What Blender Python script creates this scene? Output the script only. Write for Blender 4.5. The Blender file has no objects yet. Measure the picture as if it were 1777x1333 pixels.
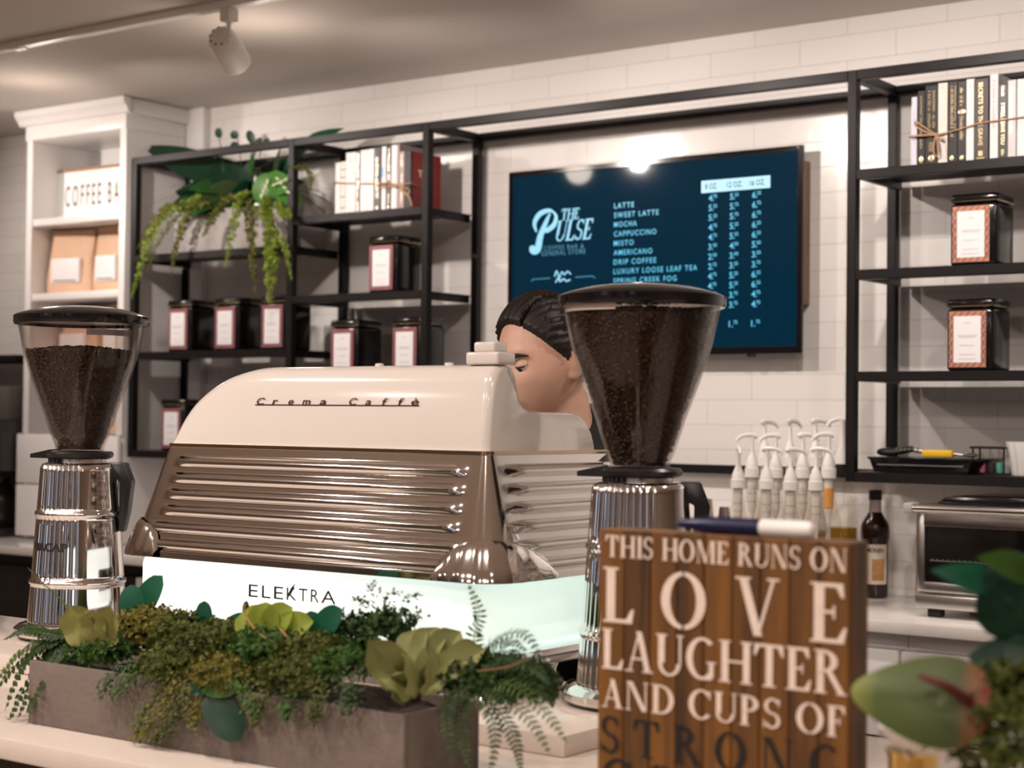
import bpy, bmesh, math, random
from mathutils import Vector, Matrix, Euler
from math import pi, sin, cos, radians as rad

S = bpy.context.scene
COL = S.collection
random.seed(7)

# ------------------------------------------------------------------ camera
CAM_Z = 1.39
FPX = 2932.99                       # focal length in pixels of a 1777 px wide frame
YAW, PITCH, ROLL = 0.6332, 0.0203, 0.0113
cy, sy, cp, sp, cr, sr = cos(YAW), sin(YAW), cos(PITCH), sin(PITCH), cos(ROLL), sin(ROLL)
FW = Vector((-sy*cp, cy*cp, sp)); RT0 = Vector((cy, sy, 0)); UP0 = RT0.cross(FW)
RT = RT0*cr + UP0*sr; UP = UP0*cr - RT0*sr
cam = bpy.data.objects.new('camera', bpy.data.cameras.new('camera'))
COL.objects.link(cam)
cam.matrix_world = Matrix(((RT.x, UP.x, -FW.x, 0), (RT.y, UP.y, -FW.y, 0), (RT.z, UP.z, -FW.z, CAM_Z), (0, 0, 0, 1)))
cam.data.sensor_fit = 'HORIZONTAL'; cam.data.sensor_width = 36.0
cam.data.lens = FPX/1777*36.0
cam.data.clip_start = 0.05
cam.data.dof.use_dof = True
cam.data.dof.focus_distance = 3.12
cam.data.dof.aperture_fstop = 4.6
S.camera = cam

# ------------------------------------------------------------------ world, lights, exposure
W = bpy.data.worlds.new('world'); S.world = W; W.use_nodes = True
W.node_tree.nodes['Background'].inputs[0].default_value = (1, .85, .75, 1)
W.node_tree.nodes['Background'].inputs[1].default_value = 0.02
S.view_settings.view_transform = 'Standard'; S.view_settings.look = 'None'
S.view_settings.gamma = 1.0; S.view_settings.use_curve_mapping = False
S.view_settings.exposure = 0.24

def spot(name, loc, aim, power, angle=100, blend=.6, radius=.035, color=(1, .87, .79)):
    l = bpy.data.lights.new(name, 'SPOT'); l.energy = power; l.spot_size = rad(angle); l.spot_blend = blend
    l.shadow_soft_size = radius; l.color = color
    o = bpy.data.objects.new(name, l); COL.objects.link(o); o.location = loc
    o.rotation_euler = (Vector(aim)-Vector(loc)).to_track_quat('-Z', 'Y').to_euler()
    return o
def point(name, loc, power, radius=.03, color=(1, .84, .72)):
    l = bpy.data.lights.new(name, 'POINT'); l.energy = power; l.shadow_soft_size = radius; l.color = color
    o = bpy.data.objects.new(name, l); COL.objects.link(o); o.location = loc
    return o
# heads of the wall-washing track (parallel to the tiled wall, 1.16 m from it)
TRACK_Y = 3.39
for i, x in enumerate((-5.55, -4.55, -2.62, -1.72, -.8)):
    spot('track_spot', (x, TRACK_Y+.03, 2.40), (x+.25, 4.5, 1.7), 26, 118, .7, .022)
spot('track_spot', (-3.478, TRACK_Y+.03, 2.385), (-3.15, 4.5, 1.7), 26, 118, .7, .022)
# customer-side downlights, and one added behind the bar to brighten machine and barista
for x, y, pw in ((-3.3, 1.0, 56), (-2.25, .75, 56), (-1.1, .9, 36), (0.1, .6, 26), (-.75, 2.75, 30), (-4.2, -.6, 56), (-2.8, -1.0, 56), (-1.4, -1.0, 50), (.2, -1.2, 50), (-3.4, -2.8, 56), (-1.2, -3.0, 56), (1.2, -.2, 50)):
    spot('ceiling_spot', (x, y, 2.52), (x, y+.5, 0), pw, 150, .8, .025, (1, .865, .78))
# bare fill points added to throw bright pools on the ceiling
for x, y, e_ in ((-4.95, 3.82, 2.2), (-3.62, 3.62, 2.2)):
    point('ceiling_pool_fill', (x, y, 2.34), e_, .05)

# ------------------------------------------------------------------ pixel helper: a photo pixel (1777x1333) and one known world plane -> a point
def at(px, py, X=None, Y=None, Z=None):
    d = FW + RT*((px-888.5)/FPX) - UP*((py-666.5)/FPX)
    if Y is not None: t = Y/d.y
    elif X is not None: t = X/d.x
    else: t = (Z-CAM_Z)/d.z
    p = d*t; p.z += CAM_Z
    return p

# ------------------------------------------------------------------ materials
MATS = {}
def mat(name, col, rough=.5, metal=0, noise=.06, nscale=12, bump=0, bscale=60, emit=0, ecol=None, coat=0, spec=.5, trans=0, sss=0):
    if name in MATS: return MATS[name]
    m = bpy.data.materials.new(name); m.use_nodes = True; MATS[name] = m
    nt = m.node_tree; N = nt.nodes; L = nt.links; b = N['Principled BSDF']
    b.inputs['Roughness'].default_value = rough; b.inputs['Metallic'].default_value = metal
    b.inputs['Specular IOR Level'].default_value = spec
    if coat: b.inputs['Coat Weight'].default_value = coat; b.inputs['Coat Roughness'].default_value = .05
    if sss:
        b.inputs['Subsurface Weight'].default_value = sss; b.inputs['Subsurface Radius'].default_value = (.012, .005, .003)
        b.inputs['Subsurface Scale'].default_value = 1
    tc = N.new('ShaderNodeTexCoord')
    nz = N.new('ShaderNodeTexNoise'); nz.inputs['Scale'].default_value = nscale; nz.inputs['Detail'].default_value = 4
    L.new(tc.outputs['Object'], nz.inputs['Vector'])
    mx = N.new('ShaderNodeMix'); mx.data_type = 'RGBA'
    lo = [max(0, c*(1-noise)) for c in col]; hi = [min(1, c*(1+noise)) for c in col]
    mx.inputs[6].default_value = (*lo, 1); mx.inputs[7].default_value = (*hi, 1)
    L.new(nz.outputs['Fac'], mx.inputs[0]); L.new(mx.outputs[2], b.inputs['Base Color'])
    if bump:
        n2 = N.new('ShaderNodeTexNoise'); n2.inputs['Scale'].default_value = bscale; n2.inputs['Detail'].default_value = 5
        L.new(tc.outputs['Object'], n2.inputs['Vector'])
        bp = N.new('ShaderNodeBump'); bp.inputs['Strength'].default_value = bump; bp.inputs['Distance'].default_value = .01
        L.new(n2.outputs['Fac'], bp.inputs['Height']); L.new(bp.outputs['Normal'], b.inputs['Normal'])
    if emit:
        b.inputs['Emission Color'].default_value = (*(ecol or col), 1); b.inputs['Emission Strength'].default_value = emit
    return m
def leafmat(name, c1, c2, rough=.4, noise=25, trans=.15):
    if name in MATS: return MATS[name]
    m = bpy.data.materials.new(name); m.use_nodes = True; MATS[name] = m
    nt = m.node_tree; N = nt.nodes; L = nt.links; b = N['Principled BSDF']
    g = N.new('ShaderNodeNewGeometry'); tc = N.new('ShaderNodeTexCoord')
    nz = N.new('ShaderNodeTexNoise'); nz.inputs['Scale'].default_value = noise; L.new(tc.outputs['Object'], nz.inputs['Vector'])
    ad = N.new('ShaderNodeMath'); ad.operation = 'ADD'; L.new(g.outputs['Random Per Island'], ad.inputs[0]); L.new(nz.outputs['Fac'], ad.inputs[1])
    ml = N.new('ShaderNodeMath'); ml.operation = 'MULTIPLY'; ml.inputs[1].default_value = .55; L.new(ad.outputs[0], ml.inputs[0])
    mx = N.new('ShaderNodeMix'); mx.data_type = 'RGBA'; mx.inputs[6].default_value = (*c1, 1); mx.inputs[7].default_value = (*c2, 1)
    L.new(ml.outputs[0], mx.inputs[0]); L.new(mx.outputs[2], b.inputs['Base Color'])
    b.inputs['Roughness'].default_value = rough+.1; b.inputs['Specular IOR Level'].default_value = .28
    if trans:
        tr = N.new('ShaderNodeBsdfTranslucent'); L.new(mx.outputs[2], tr.inputs['Color'])
        ms = N.new('ShaderNodeMixShader'); ms.inputs[0].default_value = trans
        L.new(b.outputs[0], ms.inputs[1]); L.new(tr.outputs[0], ms.inputs[2]); L.new(ms.outputs[0], N['Material Output'].inputs['Surface'])
    return m
def clearmat(name, tint=(1, 1, 1), gloss=.9, rough=.03, ior=1.45):
    if name in MATS: return MATS[name]
    m = bpy.data.materials.new(name); m.use_nodes = True; MATS[name] = m
    nt = m.node_tree; N = nt.nodes; L = nt.links; N.remove(N['Principled BSDF'])
    t = N.new('ShaderNodeBsdfTransparent'); t.inputs[0].default_value = (*tint, 1)
    gl = N.new('ShaderNodeBsdfGlossy'); gl.inputs['Roughness'].default_value = rough; gl.inputs['Color'].default_value = (gloss, gloss, gloss, 1)
    lw = N.new('ShaderNodeLayerWeight'); lw.inputs['Blend'].default_value = .5
    pw = N.new('ShaderNodeMath'); pw.operation = 'POWER'; pw.inputs[1].default_value = 4.0; L.new(lw.outputs['Facing'], pw.inputs[0])
    fr = N.new('ShaderNodeMath'); fr.operation = 'MULTIPLY_ADD'; fr.inputs[1].default_value = .55; fr.inputs[2].default_value = .025; L.new(pw.outputs[0], fr.inputs[0])
    nz = N.new('ShaderNodeTexNoise'); nz.inputs['Scale'].default_value = 30
    ms = N.new('ShaderNodeMixShader'); L.new(fr.outputs[0], ms.inputs[0]); L.new(t.outputs[0], ms.inputs[1]); L.new(gl.outputs[0], ms.inputs[2])
    L.new(ms.outputs[0], N['Material Output'].inputs['Surface'])
    return m
def tilemat():
    m = bpy.data.materials.new('white_tile'); m.use_nodes = True
    nt = m.node_tree; N = nt.nodes; L = nt.links; b = N['Principled BSDF']
    tc = N.new('ShaderNodeTexCoord'); sx = N.new('ShaderNodeSeparateXYZ'); cx = N.new('ShaderNodeCombineXYZ')
    L.new(tc.outputs['Object'], sx.inputs[0]); L.new(sx.outputs['X'], cx.inputs['X']); L.new(sx.outputs['Z'], cx.inputs['Y'])
    br = N.new('ShaderNodeTexBrick'); L.new(cx.outputs[0], br.inputs['Vector'])
    br.inputs['Scale'].default_value = 1; br.inputs['Brick Width'].default_value = .305; br.inputs['Row Height'].default_value = .0765
    br.inputs['Mortar Size'].default_value = .0016; br.inputs['Mortar Smooth'].default_value = .6; br.inputs['Bias'].default_value = 0
    br.inputs['Color1'].default_value = (.80, .775, .75, 1); br.inputs['Color2'].default_value = (.84, .815, .79, 1); br.inputs['Mortar'].default_value = (.66, .63, .60, 1)
    L.new(br.outputs['Color'], b.inputs['Base Color'])
    nz = N.new('ShaderNodeTexNoise'); nz.inputs['Scale'].default_value = 9; nz.inputs['Detail'].default_value = 2
    L.new(tc.outputs['Object'], nz.inputs['Vector'])
    b1 = N.new('ShaderNodeBump'); b1.invert = True; b1.inputs['Strength'].default_value = .5; b1.inputs['Distance'].default_value = .002
    L.new(br.outputs['Fac'], b1.inputs['Height'])
    b2 = N.new('ShaderNodeBump'); b2.inputs['Strength'].default_value = .35; b2.inputs['Distance'].default_value = .004
    L.new(nz.outputs['Fac'], b2.inputs['Height']); L.new(b1.outputs[0], b2.inputs['Normal']); L.new(b2.outputs[0], b.inputs['Normal'])
    b.inputs['Roughness'].default_value = .22
    return m
def woodmat(name, c1, c2, scale=18, rough=.55, axis=2):
    if name in MATS: return MATS[name]
    m = bpy.data.materials.new(name); m.use_nodes = True; MATS[name] = m
    nt = m.node_tree; N = nt.nodes; L = nt.links; b = N['Principled BSDF']
    tc = N.new('ShaderNodeTexCoord'); mp = N.new('ShaderNodeMapping'); L.new(tc.outputs['Object'], mp.inputs[0])
    s = [scale]*3; s[axis] = scale*.07; mp.inputs['Scale'].default_value = s
    nz = N.new('ShaderNodeTexNoise'); nz.inputs['Scale'].default_value = 3; nz.inputs['Detail'].default_value = 6; nz.inputs['Distortion'].default_value = .6
    L.new(mp.outputs[0], nz.inputs['Vector'])
    g = N.new('ShaderNodeNewGeometry')
    ad = N.new('ShaderNodeMath'); ad.operation = 'MULTIPLY_ADD'; ad.inputs[1].default_value = .26; L.new(g.outputs['Random Per Island'], ad.inputs[0])
    L.new(nz.outputs['Fac'], ad.inputs[2])
    rp = N.new('ShaderNodeValToRGB'); rp.color_ramp.elements[0].position = .30; rp.color_ramp.elements[1].position = .92
    rp.color_ramp.elements[0].color = (*c1, 1); rp.color_ramp.elements[1].color = (*c2, 1)
    L.new(ad.outputs[0], rp.inputs[0]); L.new(rp.outputs[0], b.inputs['Base Color'])
    b.inputs['Roughness'].default_value = rough
    return m

CHROME = mat('chrome', (.86, .84, .82), .07, 1, .02)
STEEL = mat('brushed_steel', (.66, .63, .60), .28, 1, .05, 40)
BLACKM = mat('black_metal', (.009, .007, .007), .42, 0, .2, spec=.25)
BLACKP = mat('black_plastic', (.012, .011, .011), .3, 0, .15)
BLACKG = mat('black_gloss', (.008, .007, .008), .12, 0, .1)
WHITEP = mat('white_paint', (.86, .84, .83), .35, 0, .02)
WHITEPL = mat('white_plastic', (.86, .84, .81), .3, 0, .02, sss=0)
CREAM = mat('cream_enamel', (.76, .70, .645), .16, 0, .015, coat=.5)
QUARTZ = mat('cream_quartz', (.69, .60, .53), .14, 0, .05, 45)
QUARTZW = mat('white_quartz', (.82, .79, .76), .12, 0, .04, 45)
CONC = mat('concrete', (.165, .130, .110), .85, 0, .28, 9, .25, 70)
CONCL = mat('pale_concrete', (.42, .39, .38), .85, 0, .2, 9, .2, 60)
GOLD = mat('gold_foil', (.95, .74, .42), .25, 1, .1, 60)
PAPERW = mat('white_paper', (.90, .89, .90), .55, 0, .03)
SOIL = mat('dark_soil', (.03, .019, .012), .9, 0, .5, 60, .6, 90)
TWINE = mat('jute_twine', (.50, .32, .19), .85, 0, .3, 300, .5, 400)
KRAFT = mat('kraft_paper', (.70, .46, .31), .6, 0, .12, 18, .3, 22)
SKIN = mat('skin', (.76, .46, .34), .42, 0, .06, 25, sss=.12)
HAIR = mat('dark_hair', (.014, .008, .005), .5, 0, .5, 90)
CLOTH = mat('black_cloth', (.012, .011, .012), .85, 0, .3, 200)
INK = mat('black_ink', (.012, .010, .010), .5)

# ------------------------------------------------------------------ mesh helpers
def smooth(me, ang=35):
    for p in me.polygons: p.use_smooth = True
    try: me.set_sharp_from_angle(angle=rad(ang))
    except Exception: pass
def mesh_obj(name, bm, material, parent=None, world=True, ang=35, recalc=True):
    """one mesh object; world coordinates become local to the parent's root"""
    if recalc: bmesh.ops.recalc_face_normals(bm, faces=bm.faces)
    if parent is not None and parent.name.startswith('trough_planter'):      # nothing that hangs over the rim sinks into the stone ledge
        for v in bm.verts:
            if v.co.z < .934 and v.co.y > 1.505 and name != 'trough': v.co.z = .934+.002*abs(sin(v.co.x*900))
    if world and parent is not None:
        o = parent; off = Vector((0, 0, 0))
        while o is not None: off += o.location; o = o.parent
        bmesh.ops.translate(bm, verts=bm.verts, vec=-off)
    me = bpy.data.meshes.new(name); bm.to_mesh(me); bm.free()
    smooth(me, ang)
    ms = material if isinstance(material, (list, tuple)) else [material]
    for m in ms: me.materials.append(m)
    o = bpy.data.objects.new(name, me); COL.objects.link(o)
    if parent is not None: o.parent = parent
    return o
def tag(o, label=None, cat=None, group=None, kind=None):
    if label: o['label'] = label
    if cat: o['category'] = cat
    if group: o['group'] = group
    if kind: o['kind'] = kind
    return o
def thing(name, loc, label, cat, group=None, rz=0):
    o = bpy.data.objects.new(name, None); COL.objects.link(o); o.location = loc; o.rotation_euler = (0, 0, rz)
    o.empty_display_size = .05
    return tag(o, label, cat, group)
def single(name, bm, material, loc, label, cat, group=None, ang=35):
    """a thing that is one mesh: origin at its base"""
    bmesh.ops.translate(bm, verts=bm.verts, vec=-Vector(loc))
    o = mesh_obj(name, bm, material, None, False, ang); o.location = loc
    return tag(o, label, cat, group)
def copy_tree(o, parent=None):
    c = o.copy(); COL.objects.link(c)
    if parent is not None: c.parent = parent
    for ch in list(o.children): copy_tree(ch, c)
    return c
def B(): return bmesh.new()
def merge(bm, other, M=None):
    me = bpy.data.meshes.new('tmp'); other.to_mesh(me); other.free()
    if M is not None: me.transform(M)
    bm.from_mesh(me); bpy.data.meshes.remove(me)
def box(bm, a, b, bev=0, seg=2, M=None):
    t = bmesh.new()
    x0, y0, z0 = [min(p, q) for p, q in zip(a, b)]; x1, y1, z1 = [max(p, q) for p, q in zip(a, b)]
    vs = [t.verts.new(p) for p in ((x0, y0, z0), (x1, y0, z0), (x1, y1, z0), (x0, y1, z0), (x0, y0, z1), (x1, y0, z1), (x1, y1, z1), (x0, y1, z1))]
    for f in ((0, 3, 2, 1), (4, 5, 6, 7), (0, 1, 5, 4), (1, 2, 6, 5), (2, 3, 7, 6), (3, 0, 4, 7)): t.faces.new([vs[i] for i in f])
    if bev: bmesh.ops.bevel(t, geom=t.edges[:], offset=bev, segments=seg, profile=.5, affect='EDGES')
    merge(bm, t, M)
def grid(bm, f, nu, nv, wrap_u=False, wrap_v=False):
    rows = [[bm.verts.new(f(i/(nu if wrap_u else nu-1), j/(nv if wrap_v else nv-1))) for j in range(nv)] for i in range(nu)]
    for i in range(nu if wrap_u else nu-1):
        for j in range(nv if wrap_v else nv-1):
            a, b = rows[i], rows[(i+1) % nu]
            bm.faces.new((a[j], b[j], b[(j+1) % nv], a[(j+1) % nv]))
    return rows
def lathe(bm, prof, c=(0, 0, 0), seg=32, flute=None):
    """prof: list of (r, z); closes on the axis where r==0"""
    c = Vector(c); rings = []
    for r, z in prof:
        if r < 1e-6: rings.append([bm.verts.new(c+Vector((0, 0, z)))])
        else: rings.append([bm.verts.new(c+Vector(((r+(flute(2*pi*k/seg, z) if flute else 0))*cos(2*pi*k/seg), (r+(flute(2*pi*k/seg, z) if flute else 0))*sin(2*pi*k/seg), z))) for k in range(seg)])
    for a, b in zip(rings, rings[1:]):
        for k in range(seg):
            k2 = (k+1) % seg
            if len(a) == 1 and len(b) == 1: continue
            if len(a) == 1: bm.faces.new((a[0], b[k], b[k2]))
            elif len(b) == 1: bm.faces.new((a[k], a[k2], b[0]))
            else: bm.faces.new((a[k], a[k2], b[k2], b[k]))
def tube(bm, pts, r, seg=8, cap=True):
    pts = [Vector(p) for p in pts]; n = len(pts)
    rs = r if isinstance(r, (list, tuple)) else [r]*n
    rings = []; ref = None
    for i, p in enumerate(pts):
        d = (pts[min(i+1, n-1)]-pts[max(i-1, 0)]).normalized()
        if ref is None: ref = d.orthogonal().normalized()
        u = (ref - d*ref.dot(d)); u = u.normalized() if u.length > 1e-6 else d.orthogonal().normalized(); ref = u
        w = d.cross(u)
        rings.append([bm.verts.new(p+(u*cos(2*pi*k/seg)+w*sin(2*pi*k/seg))*rs[i]) for k in range(seg)])
    for a, b in zip(rings, rings[1:]):
        for k in range(seg): bm.faces.new((a[k], a[(k+1) % seg], b[(k+1) % seg], b[k]))
    if cap:
        bm.faces.new(list(reversed(rings[0]))); bm.faces.new(rings[-1])
def spline(pts, n=16):
    pts = [Vector(p) for p in pts]; out = []
    P = [pts[0]*2-pts[1]]+pts+[pts[-1]*2-pts[-2]]
    seg = len(pts)-1
    for i in range(n+1):
        t = i/n*seg; k = min(int(t), seg-1); t -= k
        a, b, c, d = P[k], P[k+1], P[k+2], P[k+3]
        out.append(.5*((2*b)+(c-a)*t+(2*a-5*b+4*c-d)*t*t+(3*b-a-3*c+d)*t**3))
    return out
def prism(bm, poly, axis, lo, hi, bev=0):
    """poly: 2-D outline; axis the extrusion axis: 'x' (y,z), 'y' (x,z), 'z' (x,y)"""
    t = bmesh.new()
    mk = {'x': lambda p, h: (h, p[0], p[1]), 'y': lambda p, h: (p[0], h, p[1]), 'z': lambda p, h: (p[0], p[1], h)}[axis]
    a = [t.verts.new(mk(p, lo)) for p in poly]; b = [t.verts.new(mk(p, hi)) for p in poly]
    t.faces.new(a); t.faces.new(list(reversed(b)))
    for i in range(len(a)): t.faces.new((a[i], a[(i+1) % len(a)], b[(i+1) % len(a)], b[i]))
    bmesh.ops.recalc_face_normals(t, faces=t.faces)
    if bev: bmesh.ops.bevel(t, geom=t.edges[:], offset=bev, segments=2, profile=.5, affect='EDGES')
    merge(bm, t)
def ellipsoid(bm, c, r, M=None, nu=10, nv=7):
    t = bmesh.new()
    bmesh.ops.create_uvsphere(t, u_segments=nu, v_segments=nv, radius=1)
    m = Matrix.Translation(Vector(c)) @ (M.to_4x4() if M is not None else Matrix.Identity(4)) @ Matrix.Diagonal((r[0], r[1], r[2], 1))
    merge(bm, t, m)

# --- writing: the built-in sans font, and a small hand-drawn roman (serif) alphabet
def text_mesh(s, bold=0, spacing=1.0, extr=0.0):
    cu = bpy.data.curves.new('t', 'FONT'); cu.body = s; cu.size = 1; cu.offset = bold; cu.space_character = spacing; cu.extrude = extr
    cu.resolution_u = 3
    o = bpy.data.objects.new('t', cu); me = bpy.data.meshes.new_from_object(o)
    bpy.data.objects.remove(o); bpy.data.curves.remove(cu)
    return me
def put_text(bm, s, org, xd, yd, width=None, height=None, bold=0, spacing=1.0, shear=0, lift=0, fmap=None):
    """lays text s with its lower left corner at org, fitted to width and/or height (cap box)"""
    me = text_mesh(s, bold, spacing)
    if not me.vertices: bpy.data.meshes.remove(me); return
    xs = [v.co.x for v in me.vertices]; ys = [v.co.y for v in me.vertices]
    x0, x1, y0, y1 = min(xs), max(xs), min(ys), max(ys)
    y0 = 0 if not s.islower() and y0 > -.12 else y0
    sx = width/(x1-x0) if width else None; sY = height/(y1-y0) if height else None
    sx = sx or sY; sY = sY or sx
    org = Vector(org); xd = Vector(xd); yd = Vector(yd); n = xd.cross(yd)
    for v in me.vertices:
        a = (v.co.x-x0)*sx; b = (v.co.y-y0)*sY; a += shear*b
        v.co = fmap(a, b) if fmap else org+xd*a+yd*b+n*lift
    bm.from_mesh(me); bpy.data.meshes.remove(me)
TK, TN = .185, .07
def _arc(cx, cy, rx, ry, a0, a1, tk=TK, tn=TN, n=18):
    out = []
    for i in range(n):
        q = []
        for a, o in ((a0+(a1-a0)*i/n, 1), (a0+(a1-a0)*(i+1)/n, 1), (a0+(a1-a0)*(i+1)/n, 0), (a0+(a1-a0)*i/n, 0)):
            a = rad(a); q.append((cx+(rx if o else rx-tk)*cos(a), cy+(ry if o else ry-tn)*sin(a)))
        out.append(q)
    return out
def _r(x0, y0, x1, y1): return [[(x0, y0), (x1, y0), (x1, y1), (x0, y1)]]
def _stem(x, w=TK, y0=0, y1=1, s0=.07, s1=.07):
    o = _r(x, y0, x+w, y1)
    if s0: o += _r(x-s0, y0, x+w+s0, y0+.04)
    if s1: o += _r(x-s1, y1-.04, x+w+s1, y1)
    return o
def _dg(x0, y0, x1, y1, w): return [[(x0, y0), (x0+w, y0), (x1+w, y1), (x1, y1)]]
GL = {
 'L': (.66, _stem(.08)+_r(.08, 0, .62, TN)+[[(.62, 0), (.66, .26), (.61, .26), (.5, TN)]]),
 'O': (.92, _arc(.46, .5, .45, .51, 94, 266)+_arc(.46, .5, .45, .51, -86, 86)),
 'V': (.84, _dg(.36, 0, .07, 1, .16)+_dg(.40, 0, .70, 1, .06)+_r(0, .96, .3, 1)+_r(.6, .96, .84, 1)),
 'E': (.68, _stem(.08)+_r(.08, 0, .62, TN)+_r(.08, 1-TN, .60, 1)+_r(.08, .49, .46, .545)+[[(.62, 0), (.67, .27), (.62, .27), (.5, TN)], [(.60, 1), (.62, .76), (.57, .76), (.48, 1-TN)], [(.42, .40), (.46, .40), (.46, .63), (.42, .63)]]),
 'A': (.84, _dg(.11, 0, .39, 1, .055)+_dg(.60, 0, .33, 1, .16)+_r(.18, .30, .62, .35)+_r(0, 0, .25, .04)+_r(.52, 0, .84, .04)),
 'U': (.84, _stem(.09, TK, .3, 1, 0)+_stem(.69, .06, .3, 1, 0)+_arc(.42, .30, .33, .31, 180, 360, .12, .06)),
 'G': (.86, _arc(.46, .5, .45, .51, 48, 312)+_stem(.66, .13, .06, .44, 0, .07)+_r(.46, .0, .74, TN)),
 'H': (.92, _stem(.09)+_stem(.68)+_r(.2, .48, .75, .535)),
 'T': (.80, _stem(.325, TK, 0, 1, .08, 0)+_r(.02, 1-TN, .78, 1)+[[(.02, 1), (0, .72), (.05, .72), (.16, 1-TN)], [(.78, 1), (.80, .72), (.75, .72), (.64, 1-TN)]]),
 'R': (.82, _stem(.08)+_arc(.28, .745, .34, .255, -90, 90, TK, TN)+_r(.1, 1-TN, .3, 1)+_r(.1, .49, .3, .545)+_dg(.66, 0, .32, .52, .16)+_r(.6, 0, .86, .04)),
 'I': (.33, _stem(.09)),
 'S': (.62, _arc(.31, .735, .27, .265, 25, 270, .12, .07)+_arc(.31, .27, .28, .27, -155, 90, .12, .07)+[[(.53, .98), (.57, .98), (.57, .72), (.53, .76)], [(.03, .02), (.07, .02), (.07, .26), (.03, .30)]]),
 'M': (1.06, _stem(.09, .055)+_stem(.82, TK)+_dg(.47, 0, .10, 1, .15)+_dg(.50, 0, .80, 1, .06)),
 'N': (.90, _stem(.09, .055, 0, 1, .07, .05)+_stem(.74, .055, 0, 1, 0, .07)+_dg(.63, 0, .10, 1, .17)),
 'D': (.88, _stem(.08)+_arc(.36, .5, .48, .5, -90, 90)+_r(.1, 0, .38, TN)+_r(.1, 1-TN, .38, 1)),
 'C': (.82, _arc(.46, .5, .45, .51, 42, 318)+[[(.74, .98), (.79, .98), (.79, .66), (.74, .72)]]),
 'P': (.74, _stem(.08)+_arc(.30, .73, .36, .27, -90, 90)+_r(.1, 1-TN, .32, 1)+_r(.1, .46, .32, .515)),
 'F': (.64, _stem(.08)+_r(.08, 1-TN, .58, 1)+_r(.08, .48, .44, .535)+[[(.58, 1), (.60, .74), (.55, .74), (.46, 1-TN)], [(.40, .38), (.44, .38), (.44, .62), (.40, .62)]]),
 ' ': (.34, []),
}
def put_serif(bm, s, org, xd, yd, width, height, gap=.08, shear=0, lift=0, thick=0):
    x = 0; polys = []
    for ch in s:
        w, pl = GL[ch]
        for p in pl: polys.append([(a+x, b) for a, b in p])
        x += w+gap
    x -= gap
    org = Vector(org); xd = Vector(xd); yd = Vector(yd); n = xd.cross(yd)
    for k, p in enumerate(polys):
        vs = [bm.verts.new(org+xd*(a/x*width+shear*b*height)+yd*(b*height)+n*(lift+k*4e-5)) for a, b in p]
        f = bm.faces.new(vs); f.normal_update()
        if f.normal.dot(n) < 0: f.normal_flip()
XD, ZD = Vector((1, 0, 0)), Vector((0, 0, 1))

# --- foliage helpers
def leaf(bm, base, d, n, L, Wd, bend=.3, fold=.15, nu=7, tip=1.0, ripple=0):
    """a blade: base point, direction, face normal; width profile peaks near the middle"""
    base = Vector(base); d = Vector(d).normalized(); n = Vector(n); n = (n-d*n.dot(d)); n = n.normalized() if n.length > 1e-5 else d.orthogonal().normalized()
    s = d.cross(n)
    rows = []
    for i in range(nu):
        t = i/(nu-1); a = bend*t
        p = base+d*(L*(sin(a)/bend if abs(bend) > 1e-3 else t))-n*(L*((1-cos(a))/bend if abs(bend) > 1e-3 else 0))
        nn = n*cos(a)+d*sin(a)
        w = Wd*.5*(sin(pi*min(1, max(0.02, t**.8*.97+.02)))**tip)
        rp = ripple*sin(t*14)*w
        rows.append([bm.verts.new(p-s*w+nn*(fold*w+rp)), bm.verts.new(p), bm.verts.new(p+s*w+nn*(fold*w-rp))])
    for a, b in zip(rows, rows[1:]):
        bm.faces.new((a[0], a[1], b[1], b[0])); bm.faces.new((a[1], a[2], b[2], b[1]))
def lobe(bm, base, d, n, L, Wd, bend=.3, fold=.1, cup=0, ripple=0, pw=.5):
    """a rounder leaf with 5 columns"""
    base = Vector(base); d = Vector(d).normalized(); n = Vector(n); n = (n-d*n.dot(d)).normalized(); s = d.cross(n)
    rows = []
    for i in range(13):
        t = i/12; a = bend*t
        p = base+d*(L*(sin(a)/bend if abs(bend) > 1e-3 else t))-n*(L*((1-cos(a))/bend if abs(bend) > 1e-3 else 0))
        nn = n*cos(a)+d*sin(a)
        w = Wd*.5*max(.03, max(0, 1-(2*t**(1.25 if ripple else 1)-1.0)**2)**pw)
        rows.append([bm.verts.new(p+s*(w*q)+nn*(fold*abs(q)*w+cup*q*q*w+ripple*sin(t*11+q*2)*abs(q)*w)) for q in (-1, -.6, 0, .6, 1)])
    for a, b in zip(rows, rows[1:]):
        for k in range(4): bm.faces.new((a[k], a[k+1], b[k+1], b[k]))
def dot4(bm, p, d, n, L, Wd):
    d = Vector(d).normalized(); n = Vector(n); s = d.cross(n); s = s.normalized() if s.length > 1e-6 else d.orthogonal().normalized()
    bm.faces.new([bm.verts.new(q) for q in (p, p+d*L*.5-s*Wd*.5, p+d*L, p+d*L*.5+s*Wd*.5)])
def frond(bm, pts, L, Wd, n=26, taper=True, up=(0, 0, 1), droop=.35, stem=.0012):
    c = spline(pts, n); tube(bm, c, [stem*(1-.7*i/n) for i in range(n+1)], 5)
    for i in range(1, n):
        t = i/n; d = (c[i+1]-c[i-1]).normalized(); u = Vector(up); s = d.cross(u); s = s.normalized() if s.length > 1e-4 else d.orthogonal().normalized()
        u = s.cross(d)
        k = (min(1, t*5)*(1-t**2.2)*.9+.12) if taper else 1
        for sg in (-1, 1):
            dd = s*sg+d*.35-Vector((0, 0, 1))*droop*random.uniform(.6, 1.3)+u*random.uniform(-.1, .25)
            leaf(bm, c[i], dd, u, L*k*random.uniform(.85, 1.1), Wd*random.uniform(.85, 1.1), .35, .1, 4)
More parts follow.
